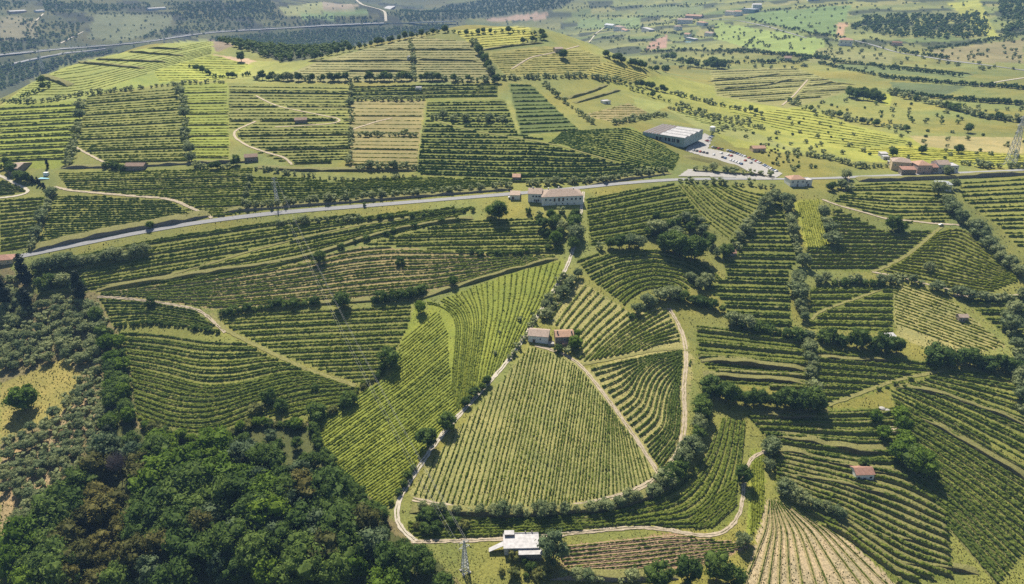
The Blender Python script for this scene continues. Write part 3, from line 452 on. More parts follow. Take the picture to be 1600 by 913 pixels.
for pts, wid, mat, name, label in TRACKS:
    P = world_line(pts, 2.0 if wid < 10 else 8.0); d = np.linalg.norm(P[:, :2], axis=1).mean()
    wid *= .66; V, Q = strip(P, wid, .10+.0003*d); stamp(MASK, P, wid+1.0)
    if wid < 5 and mat in ('dirt', 'path_white') and d < 520:          # two wheel ruts with grass between
        up_ = np.gradient(P[:, :2], axis=0); up_ /= np.linalg.norm(up_, axis=1)[:, None]; nn = np.stack([-up_[:, 1], up_[:, 0]], 1)*wid*.26; A = P.copy(); A[:, :2] += nn; B = P.copy(); B[:, :2] -= nn
        V, Q = strip(A, wid*.40, .10+.0003*d); V2, Q2 = strip(B, wid*.40, .10+.0003*d); Q = np.concatenate([Q, Q2+len(V)]); V = np.concatenate([V, V2])
    if wid < 5 and mat in ('dirt', 'grass_track', 'path_white'):      # ragged verges
        V[:, :2] += RNG.normal(0, .2, (len(V), 2))
    add(name, mesh_np(name, V, [Q], mat), kind='structure', label=label, cat='road' if 'road' in name or 'way' in name else 'track')
for poly, mat, name, label in SITES:
    us = np.arange(min(p[0] for p in poly), max(p[0] for p in poly)+1, 2.0); vs = np.arange(min(p[1] for p in poly), max(p[1] for p in poly)+1, 1.0)
    U, Vv = np.meshgrid(us, vs); px = np.stack([U.ravel(), Vv.ravel()], 1); P = proj(px); P[:, 2] += .35
    ins = inside(px, poly).reshape(U.shape); i, j = np.nonzero(ins[:-1, :-1] & ins[1:, :-1] & ins[:-1, 1:] & ins[1:, 1:])
    c = len(us); a = i*c+j; Q = np.stack([a, a+c, a+c+1, a+1], 1); used, inv = np.unique(Q, return_inverse=True)
    add(name, mesh_np(name, P[used], [inv.reshape(Q.shape)], mat, smooth_=True), kind='structure', label=label, cat='car park')
    ii = np.nonzero(inside(px, poly))[0]; MASK[np.clip(px[ii, 1].astype(int), 0, 959), np.clip(px[ii, 0].astype(int), 0, 1639)] = True

# ------------------------------------------------------------------ vine rows and terrace banks
def uphill(P):
    t = np.gradient(P[:, :2], axis=0); t /= np.linalg.norm(t, axis=1)[:, None]+1e-9; nrm = np.stack([-t[:, 1], t[:, 0]], 1)
    a = P[:, :2]+nrm*4; b = P[:, :2]-nrm*4; s = np.sign((ground(a[:, 0], a[:, 1])-ground(b[:, 0], b[:, 1])).mean())
    return nrm*(s if s != 0 else 1)
HP = np.array([(-.42, -.25), (-.52, .45), (-.32, .9), (.0, 1.05), (.32, .9), (.52, .45), (.42, -.25)])
def hedge(P, wid, hei, leaves):
    n = len(P); t = np.gradient(P[:, :2], axis=0); t /= np.linalg.norm(t, axis=1)[:, None]+1e-9; nrm = np.stack([-t[:, 1], t[:, 0]], 1)
    hm = np.clip(RNG.normal(1, .3, n), .25, 1.6); wm = np.clip(RNG.normal(1, .22, n), .4, 1.5)
    gap = RNG.random(n) < .10; hm[gap] *= .3; wm[gap] *= .5; big = vnoise(P[:, 0]/6, P[:, 1]/6, 44); hm *= 1+.25*big; wm *= 1+.25*big
    o = HP[None, :, 0]*wid*wm[:, None]*(1+RNG.normal(0, .18, (n, 7))); z = HP[None, :, 1]*hei*hm[:, None]*(1+RNG.normal(0, .1, (n, 7)))
    al = RNG.normal(0, .18, (n, 7)); V = np.empty((n, 7, 3))
    V[:, :, 0] = P[:, None, 0]+nrm[:, None, 0]*o+t[:, None, 0]*al; V[:, :, 1] = P[:, None, 1]+nrm[:, None, 1]*o+t[:, None, 1]*al; V[:, :, 2] = P[:, None, 2]+z
    i, j = np.mgrid[0:n-1, 0:6]; a = i*7+j; Q = np.stack([a, a+1, a+8, a+7], 2).reshape(-1, 4)
    V = V.reshape(-1, 3)
    if leaves:
        m = n*leaves; k = RNG.integers(0, n-1, m); f = RNG.random(m)[:, None]
        c = P[k]*(1-f)+P[k+1]*f; c[:, :2] += nrm[k]*(RNG.normal(0, .42, m)*wid)[:, None]; c[:, 2] += hei*hm[k]*RNG.uniform(.35, 1.2, m)
        d1 = RNG.normal(0, 1, (m, 3)); d1 /= np.linalg.norm(d1, axis=1)[:, None]; d2 = np.cross(d1, RNG.normal(0, 1, (m, 3))); d2 /= np.linalg.norm(d2, axis=1)[:, None]
        s = RNG.uniform(.16, .36, m)[:, None]*min(1.3, wid); L = np.stack([c-d1*s, c+d2*s*.7, c+d1*s, c-d2*s*.7], 1).reshape(-1, 3)
        q = np.arange(m*4).reshape(-1, 4)+len(V); V = np.concatenate([V, L]); Q = np.concatenate([Q, q])
    return V, Q
def bank_mats(Q, V):
    return [0 if k % 5 < 2 else 1 for k in range(len(Q))]
def bank(P, hb, back=3.0, mat='bank_grass'):
    up = uphill(P); n = len(P); hb = hb*(.8+.35*vnoise(P[:, 0]/9, P[:, 1]/9, 8))*np.clip(np.minimum(np.arange(n), np.arange(n)[::-1])/4+.15, 0, 1)
    offs = [(-.55, -.2, 0), (-.35, 0, .55), (-.1, 0, .97), (.3, 0, 1.0), (back*.6, 0, .55), (back, -.15, 0)]
    V = []
    for o, dz, k in offs:
        xy = P[:, :2]+up*(o+RNG.normal(0, .08, n))[:, None]; V.append(np.column_stack([xy, ground(xy[:, 0], xy[:, 1])*(1 if k in (0,) else 0)+(0 if k in (0,) else 1)*(ground(xy[:, 0], xy[:, 1]))+dz+hb*k+(RNG.normal(0, .06, n) if k else 0)]))
    V = np.stack(V, 1); c = V.shape[1]; i, j = np.mgrid[0:n-1, 0:c-1]; a = i*c+j
    return V.reshape(-1, 3), np.stack([a, a+1, a+c+1, a+c], 2).reshape(-1, 4)
ROWS = []     # (pixel length, field index, V, Q)
BANKS = {}
def build_fields():
    for fi, (name, poly, colr, guides, n, mat, (wd, ht), be, bh) in enumerate(FIELDS):
        G = [smooth(g, 70) for g in guides]; cum = np.linspace(0, 1, len(G))
        jobs = []; pts = []
        n = int(round(n*(1.28 if np.mean([q[1] for q in poly]) > 395 and not name.startswith(('tri', 'bare', 'swirl', 'diag', 'redd', 'narrow', 'fanned', 'yellow')) else 1.12)))
        if name.startswith('tri'): n = 58
        for k in range(n):
            s = (k+.5+RNG.uniform(-.12, .12))/n; i = min(int(s*(len(G)-1)), len(G)-2); f = s*(len(G)-1)-i
            R = G[i]*(1-f)+G[i+1]*f; L = np.hypot(*np.diff(R, axis=0).T).sum(); m = max(6, int(L/2.6))
            R = np.stack([np.interp(np.linspace(0, 69, m), np.arange(70), R[:, c]) for c in (0, 1)], 1)
            ok = inside(R, poly) & ~MASK[np.clip(R[:, 1].astype(int), 0, 959), np.clip(R[:, 0].astype(int), 0, 1639)] & (R[:, 1] < 955) & (R[:, 0] > -40) & (R[:, 0] < 1630)
            e = np.diff(np.concatenate([[0], ok.astype(int), [0]])); st = np.nonzero(e == 1)[0]; en = np.nonzero(e == -1)[0]
            for a, b in zip(st, en):
                if b-a >= 4: jobs.append((k, len(pts), b-a)); pts.extend(R[a:b])
        if not jobs: continue
        W = proj(np.array(pts))
        bv = []; bq = []; off = 0
        for k, a, m in jobs:
            P = W[a:a+m].copy(); px = np.array(pts[a:a+m]); plen = np.hypot(*np.diff(px, axis=0).T).sum()
            jump = np.abs(np.diff(np.hypot(P[:, 0], P[:, 1])))
            if jump.max() > 60: continue
            s = np.concatenate([[0], np.cumsum(np.linalg.norm(np.diff(P[:, :2], axis=0), axis=1))]); dist = np.linalg.norm(P.mean(0)-np.array([0, 0, CAMZ]))
            stp = .8*max(1, dist/420); nn = max(5, int(s[-1]/stp)); t = np.linspace(0, s[-1], nn)
            x = np.interp(t, s, P[:, 0]); y = np.interp(t, s, P[:, 1])
            if nn > 9:
                ker = np.ones(7)/7; x[3:-3] = np.convolve(x, ker, 'valid'); y[3:-3] = np.convolve(y, ker, 'valid')
            x += vnoise(x/14, y/14, 21)*.22; y += vnoise(x/14, y/14, 22)*.22
            P = np.column_stack([x, y, ground(x, y)])
            if be and k % be == 0:
                V, Q = bank(P, bh, max(2.0, bh*2.6)); BANKS.setdefault(fi, []).append((plen, V, Q, k))
                P[:, 2] += bh*.75; up = uphill(P); P[:, :2] += up*.5
            V, Q = hedge(P, wd*.72, ht*.6, 3 if dist < 520 else 1)
            ROWS.append((plen*F/dist, fi, V, Q, k))
build_fields()
def merge(lst):
    V = np.concatenate([l[0] for l in lst]); o = np.cumsum([0]+[len(l[0]) for l in lst[:-1]]); return V, np.concatenate([l[1]+k for l, k in zip(lst, o)])
EDGE = {'triangular': 'the pale lane', 'fanned': 'the hollow', 'yellow-green hollow': 'the upper edge', 'curved terraces': 'the olive row', 'slanted corner': 'the curved terraces', 'narrow strip': 'the sandy track',
 'slanting plot below': 'the manor side', 'bright close': 'the olive hedge', 'diagonal': 'the pale lane', 'swirling': 'the grassy ramp', 'bare sandy': 'the sandy track', 'arched': 'inside the arch', 'steep rows': 'the stepped terraces'}
def edge(nm):
    for k, v in EDGE.items():
        if nm.startswith(k): return v
    return 'the downhill edge'
def nth(i): return str(i)+('th' if 10 < i % 100 < 14 else {1: 'st', 2: 'nd', 3: 'rd'}.get(i % 10, 'th'))
RANK = {}
for fi in set(r[1] for r in ROWS): RANK[fi] = {k: i+1 for i, k in enumerate(sorted(set(r[4] for r in ROWS if r[1] == fi)))}
BRANK = {fi: {k: i+1 for i, k in enumerate(sorted(set(l[3] for l in L)))} for fi, L in BANKS.items()}
order = sorted(range(len(ROWS)), key=lambda i: -ROWS[i][0]); single = set(order[:300]); rest = {}
for i, (s, fi, V, Q, kk) in enumerate(ROWS):
    nm = FIELDS[fi][0]
    if i in single:
        add('vine_row', mesh_np('vine_row', V, [Q], FIELDS[fi][5]), label='vine row, %s from %s, %s' % (nth(RANK[fi][kk]), edge(nm), nm), cat='vine row', group='vine rows in the '+nm)
    else: rest.setdefault(fi, []).append((V, Q))
for fi, l in rest.items():
    V, Q = merge(l); add('vineyard', mesh_np('vineyard', V, [Q], FIELDS[fi][5]), kind='stuff', label='grapevines planted in rows over the '+FIELDS[fi][0], cat='vineyard', group='vineyard plots')
allb = sorted([(l[0], fi, l[1], l[2], l[3]) for fi, L in BANKS.items() for l in L], key=lambda x: -x[0]); rest = {}
for i, (s, fi, V, Q, kk) in enumerate(allb):
    if i < 280: add('terrace_bank', mesh_np('terrace_bank', V, [Q], BANKMAT(FIELDS[fi][2])), label='grassy bank, %s from %s, %s' % (nth(BRANK[fi][kk]), edge(FIELDS[fi][0]), FIELDS[fi][0]), cat='terrace bank', group='terrace banks of the '+FIELDS[fi][0])
    else: rest.setdefault(fi, []).append((V, Q))
for fi, l in rest.items():
    V, Q = merge(l); add('terrace_banks', mesh_np('terrace_banks', V, [Q], BANKMAT(FIELDS[fi][2])), kind='stuff', label='low terrace banks in the '+FIELDS[fi][0], cat='terrace banks', group='low terrace banks')
print('rows', len(ROWS), 'banks', len(allb), 'row tris', sum(len(r[3])*2 for r in ROWS))

# ------------------------------------------------------------------ walls and larger banks
WALLS = [ # points, height, back, material, name, label
 ([(45,396),(120,378),(200,362),(300,345),(328,338)], 3.2, 12, 'stone_wall', 'retaining_wall', 'dark retaining wall above the road under the winding track'),
 ([(345,334),(400,328),(600,313),(800,297)], 2.2, 8, 'stone_wall', 'retaining_wall', 'low retaining wall above the road beside the roadside olives'),
 ([(920,290),(1050,272)], 2.0, 8, 'stone_wall', 'retaining_wall', 'low retaining wall above the road below the warehouse plot'),
 ([(1342,284),(1420,282),(1500,279),(1620,273)], 3.6, 13, 'stone_wall', 'retaining_wall', 'long dark wall holding up the road by the houses'),
 ([(1068,243),(1110,252),(1165,266)], 3.4, 9, 'stone_wall', 'retaining_wall', 'dark wall holding up the sloping car park'),
 ([(1080,268),(1140,272),(1200,276)], 2.2, 6, 'stone_wall', 'retaining_wall', 'straight wall behind the roadside forecourt'),
 ([(150,456),(330,428),(440,413),(500,399),(560,377),(640,356),(740,343)], 2.4, 6, 'bank_grass', 'terrace_bank', 'tall shrubby bank under the upper slope below the road'),
 ([(640,474),(700,455),(790,427),(872,405)], 2.0, 5, 'bank_grass', 'terrace_bank', 'shrubby bank above the fanned yellow-green plot'),
 ([(340,492),(430,482),(540,474),(640,468)], 2.0, 5, 'bank_grass', 'terrace_bank', 'hedged bank above the striped plot'),
 ([(95,264),(200,262),(300,257),(395,254)], 2.6, 8, 'stone_wall', 'retaining_wall', 'dark wall beside the brown-roofed hut'),
 ([(400,264),(470,268),(560,268),(650,268)], 2.2, 8, 'bank_earth', 'terrace_bank', 'dark bank above the strip over the main road'),
 ([(640,802),(720,806),(820,808),(930,802),(1012,784),(1050,758)], 2.6, 6, 'bank_earth', 'terrace_bank', 'steep curved bank below the triangular plot and its olives'),
 ([(480,97),(560,96),(640,95)], 2.4, 9, 'bank_grass', 'terrace_bank', 'straight bank west of the small white hut'),
 ([(540,112),(640,112)], 2.4, 9, 'bank_grass', 'terrace_bank', 'straight bank under the small white hut'),
 ([(600,78),(740,78)], 2.4, 9, 'bank_grass', 'terrace_bank', 'straight bank above the small white hut'),
 ([(652,94),(745,96)], 2.4, 9, 'bank_grass', 'terrace_bank', 'straight bank east of the small white hut'),
 ([(750,80),(800,73),(850,68)], 2.4, 9, 'bank_grass', 'terrace_bank', 'bank under the hilltop meadow'),
 ([(118,99),(170,103),(222,108)], 3, 10, 'bank_grass', 'terrace_bank', 'dark bank low on the far western spur'),
 ([(200,82),(250,86),(288,88)], 3, 10, 'bank_grass', 'terrace_bank', 'dark bank across the far western spur'),
 ([(150,94),(200,96),(260,98)], 3, 10, 'bank_grass', 'terrace_bank', 'middle dark bank on the far western spur'),
 ([(230,76),(285,78)], 3, 10, 'bank_grass', 'terrace_bank', 'short dark bank high on the western spur'),
 ([(62,121),(85,128),(105,136)], 4, 10, 'bank_grass', 'terrace_bank', 'short hedged bank at the tail of the western spur'),
 ([(1095,566),(1180,574),(1262,582)], 3.4, 9, 'bank_earth', 'terrace_bank', 'tall dark bank below the shrubby terraces'),
 ([(1100,590),(1180,596),(1262,602)], 2.6, 7, 'bank_earth', 'terrace_bank', 'second dark bank below the shrubby terraces'),
 ([(1180,652),(1240,655),(1300,648)], 2.6, 7, 'bank_earth', 'terrace_bank', 'dark bank above the water tank terraces'),
 ([(1200,682),(1280,698),(1350,712),(1398,706)], 3.0, 8, 'bank_earth', 'terrace_bank', 'sweeping dark bank above the sandy hut path'),
 ([(1205,705),(1280,722),(1345,738),(1400,744)], 3.0, 7, 'bank_earth', 'terrace_bank', 'tall dark bank behind the tiled hut'),
 ([(1225,745),(1290,757),(1350,768),(1420,786)], 2.8, 6, 'bank_earth', 'terrace_bank', 'tall dark bank in front of the tiled hut'),
 ([(1335,835),(1400,845),(1450,850)], 2.0, 5, 'bank_earth', 'terrace_bank', 'stepped dark bank beside the sandy fan'),
 ([(1390,880),(1460,888),(1530,898)], 2.0, 5, 'bank_earth', 'terrace_bank', 'lowest dark bank under the stepped terraces'),
 ([(1440,655),(1500,690),(1560,725),(1610,755)], 2.4, 6, 'bank_earth', 'terrace_bank', 'dark bank slicing through the steep rows'),
 ([(1400,605),(1470,618),(1560,650),(1610,668)], 2.2, 6, 'bank_earth', 'terrace_bank', 'dark bank under the sloping rows'),
 ([(1270,562),(1330,566),(1400,566)], 2.6, 6, 'bank_earth', 'terrace_bank', 'dark bank below the boundary shrubs'),
 ([(860,905),(960,908),(1060,905)], 3.0, 6, 'stone_wall', 'retaining_wall', 'stone wall at the foot of the reddish plot'),
 ([(1110,128),(1160,124),(1220,116)], 2.6, 9, 'bank_grass', 'terrace_bank', 'slanted bank on the far tan slope'),
 ([(1130,140),(1200,134),(1240,124)], 2.6, 9, 'bank_grass', 'terrace_bank', 'longer slanted bank on the far tan slope'),
 ([(1265,135),(1300,130),(1335,133)], 2.6, 9, 'bank_grass', 'terrace_bank', 'bank east of the far climbing track'),
 ([(1255,145),(1300,140),(1330,136)], 2.6, 9, 'bank_grass', 'terrace_bank', 'lower bank beyond the far climbing track'),
 ([(890,155),(930,143),(950,134)], 2.6, 7, 'bank_grass', 'terrace_bank', 'upper slanted bank behind the olive strip'),
 ([(900,162),(950,148),(970,142)], 2.6, 7, 'bank_grass', 'terrace_bank', 'lower slanted bank behind the olive strip'),
 ([(1310,100),(1420,106),(1520,117)], 2.6, 9, 'bank_grass', 'terrace_bank', 'long hedge bank below the distant road'),
]
for pts, h, back, mat, name, label in WALLS:
    P = world_line(pts, 2.5); V, Q = bank(P, h, back)
    add(name, mesh_np(name, V, [Q], [mat, 'bank_grass'], bank_mats(Q, V)), label=label, cat='wall' if 'wall' in name else 'terrace bank')

# ------------------------------------------------------------------ trees
def ico(sub=1):
    import bmesh
    bm = bmesh.new(); bmesh.ops.create_icosphere(bm, subdivisions=sub, radius=1); bm.verts.ensure_lookup_table()
    V = np.array([v.co[:] for v in bm.verts]); Fc = np.array([[v.index for v in f.verts] for f in bm.faces]); bm.free(); return V, Fc
ICO = ico(2); ICO1 = ico(1)
def leafcards(c, nrm, s, rng):
    m = len(c); nrm = nrm+rng.normal(0, .55, (m, 3)); nrm /= np.linalg.norm(nrm, axis=1)[:, None]
    a = np.cross(nrm, rng.normal(0, 1, (m, 3))); a /= np.linalg.norm(a, axis=1)[:, None]; b = np.cross(nrm, a); s = s[:, None]
    V = np.stack([c-a*s, c-b*s*.6, c+a*s, c+b*s*.6], 1).reshape(-1, 3); return V, np.arange(m*4).reshape(-1, 4)
def crown(seed, prof, nclump, nleaf, leaf, core=.72, cr=(.2, .32)):
    """prof(t) -> radius of the crown at height t (0..1 of the crown); unit-height tree"""
    rng = np.random.default_rng(seed); z0, z1, R = prof[:3]; Vs = []; Ts = []; Qs = []; off = 0
    for k in range(nclump):
        t = (k+.5)/nclump; zz = z0+(z1-z0)*t; rr = R*prof[3](t); ang = k*2.4+rng.uniform(-.5, .5); q = rng.uniform(.35, .95)**.6*rr
        c = np.array([math.cos(ang)*q, math.sin(ang)*q, zz+rng.normal(0, .03)]); r = R*rng.uniform(cr[0]*.75, cr[1]*1.12)*2*(.7+.5*prof[3](t)); sq = np.array([1, 1, rng.uniform(.65, .9)])
        V = ICO1[0]*(1+rng.normal(0, .16, (len(ICO1[0]), 1)))*r*core*sq+c; Vs.append(V); Ts.append(ICO1[1]+off); off += len(V)
        d = rng.normal(0, 1, (nleaf, 3)); d[:, 2] += .25; d /= np.linalg.norm(d, axis=1)[:, None]
        V, Q = leafcards(c+d*sq*r*rng.uniform(.78, 1.12, (nleaf, 1)), d, leaf*rng.uniform(.6, 1.3, nleaf), rng); Vs.append(V); Qs.append(Q+off); off += len(V)
    return np.concatenate(Vs), np.concatenate(Ts), np.concatenate(Qs)
def trunk(seed, r, h, limbs=4, spread=.22, top=.6):
    rng = np.random.default_rng(seed); V = []; Q = []
    def tube(p, q, r0, r1):
        p = Vector(p); q = Vector(q); d = (q-p).normalized(); u = d.orthogonal().normalized(); v = d.cross(u); n = len(V); k = 6
        for c, rr in ((p, r0), ((p+q)/2+Vector(rng.normal(0, r0*.5, 3)), (r0+r1)/2), (q, r1)):
            for i in range(k): V.append(c+(u*math.cos(i*2*math.pi/k)+v*math.sin(i*2*math.pi/k))*rr)
        for s in (0, 1):
            for i in range(k): Q.append((n+s*k+i, n+s*k+(i+1) % k, n+s*k+k+(i+1) % k, n+s*k+k+i))
    tube((0, 0, -.06), (rng.normal(0, .01), rng.normal(0, .01), h), r, r*.7)
    for i in range(limbs):
        a = i*2*math.pi/limbs+rng.uniform(-.4, .4); tube((0, 0, h*.9), (math.cos(a)*spread, math.sin(a)*spread, top+rng.uniform(-.08, .1)), r*.6, r*.2)
    return np.array([v[:] for v in V]), np.array(Q)
dome = lambda t: math.sin(math.pi*(.12+.80*t))**.7
KIND = {  # name, crown profile, clumps, leaves, leaf size, leaf material, trunk (radius, height, spread), label noun
 'olive': ('olive_tree', (.30, .88, .47, dome), 12, 46, .06, 'olive_leaf', (.05, .28, .22)),
 'oak': ('oak_tree', (.30, .92, .40, dome), 19, 60, .042, 'oak_leaf', (.035, .30, .24)),
 'bright': ('chestnut_tree', (.28, .93, .40, dome), 20, 60, .045, 'bright_leaf', (.032, .28, .24)),
 'brown': ('eucalyptus_tree', (.36, .95, .34, dome), 16, 55, .036, 'brown_leaf', (.026, .4, .2)),
 'bluegreen': ('pine_tree', (.26, .93, .36, dome), 16, 60, .042, 'bluegreen_leaf', (.03, .3, .2)),
 'shrub': ('shrub', (.14, .78, .50, dome), 12, 50, .06, 'oak_leaf', (.03, .12, .2)),
 'pale': ('pale_shrub', (.14, .75, .55, dome), 11, 50, .06, 'pale_shrub_leaf', (.03, .12, .2)),
 'cypress': ('cypress_tree', (.06, .97, .135, lambda t: (min(1, .55+t*1.6) if t < .3 else max(.06, 1-((t-.3)/.7)**1.7))), 20, 46, .026, 'cypress_leaf', (.02, .08, .02)),
}
PROTO = {}
for ki, (k, (nm, prof, nc, nl, ls, mat, tk)) in enumerate(KIND.items()):
    L = []
    for s in range(4):
        V, T, Q = crown(100*ki+s, prof, nc, nl, ls, cr=(.17, .30) if k != 'cypress' else (.40, .52)); cm = mesh_np(nm+'_crown', V, [T, Q], mat)
        V, Q = trunk(50*ki+s, tk[0], tk[1], 4, tk[2], tk[1]+.3 if k != 'cypress' else .3); tm = mesh_np(nm+'_trunk', V, [Q], 'bark'); L.append((cm, tm))
    rng = np.random.default_rng(ki+900); LO = []
    for s in range(3):
        V, T, Q = crown(700+10*ki+s, prof, 5, 9, ls*2.1, core=.8, cr=(.24, .36)); LO.append((V, T, Q))
    PROTO[k] = (L, LO)
TREES = []   # (kind, x, y, height m, label, group)
def at(u, v): return proj([(u, v)])[0]
def tree_px(kind, u, v, hpx, label, group=None):
    P = at(u, v); d = np.linalg.norm(P-np.array([0, 0, CAMZ])); ang = (CAMZ-P[2])/d; TREES.append((kind, P[0], P[1], hpx*d/F/max(.75, math.sqrt(1-ang*ang)), label, group, hpx))
def line_trees(kind, pts, sp, hpx, label, group, jit=.25):
    q = dense(pts, 1.0); s = np.concatenate([[0], np.cumsum(np.hypot(*np.diff(q, axis=0).T))]); n = int(s[-1]/sp)+1
    t = (np.arange(n)+.3)*sp+RNG.uniform(-jit, jit, n)*sp; u = np.interp(t, s, q[:, 0]); v = np.interp(t, s, q[:, 1])
    u += RNG.normal(0, sp*.08, n); v += RNG.normal(0, sp*.06, n); P = proj(np.stack([u, v], 1))
    for p in P:
        d = np.linalg.norm(p-np.array([0, 0, CAMZ])); h = hpx*d/F*RNG.uniform(.55, 1.2); k = kind if isinstance(kind, str) else kind[RNG.integers(len(kind))]
        TREES.append((k, p[0], p[1], h, label, group, h*F/d))
ADJ = {'olive': 'grey-green olive tree', 'oak': 'dark green leafy tree', 'bright': 'bright green leafy tree', 'brown': 'brownish-green loose tree', 'bluegreen': 'blue-green dense tree', 'shrub': 'dark green shrub', 'pale': 'pale yellow-green shrub', 'cypress': 'slim dark cypress'}
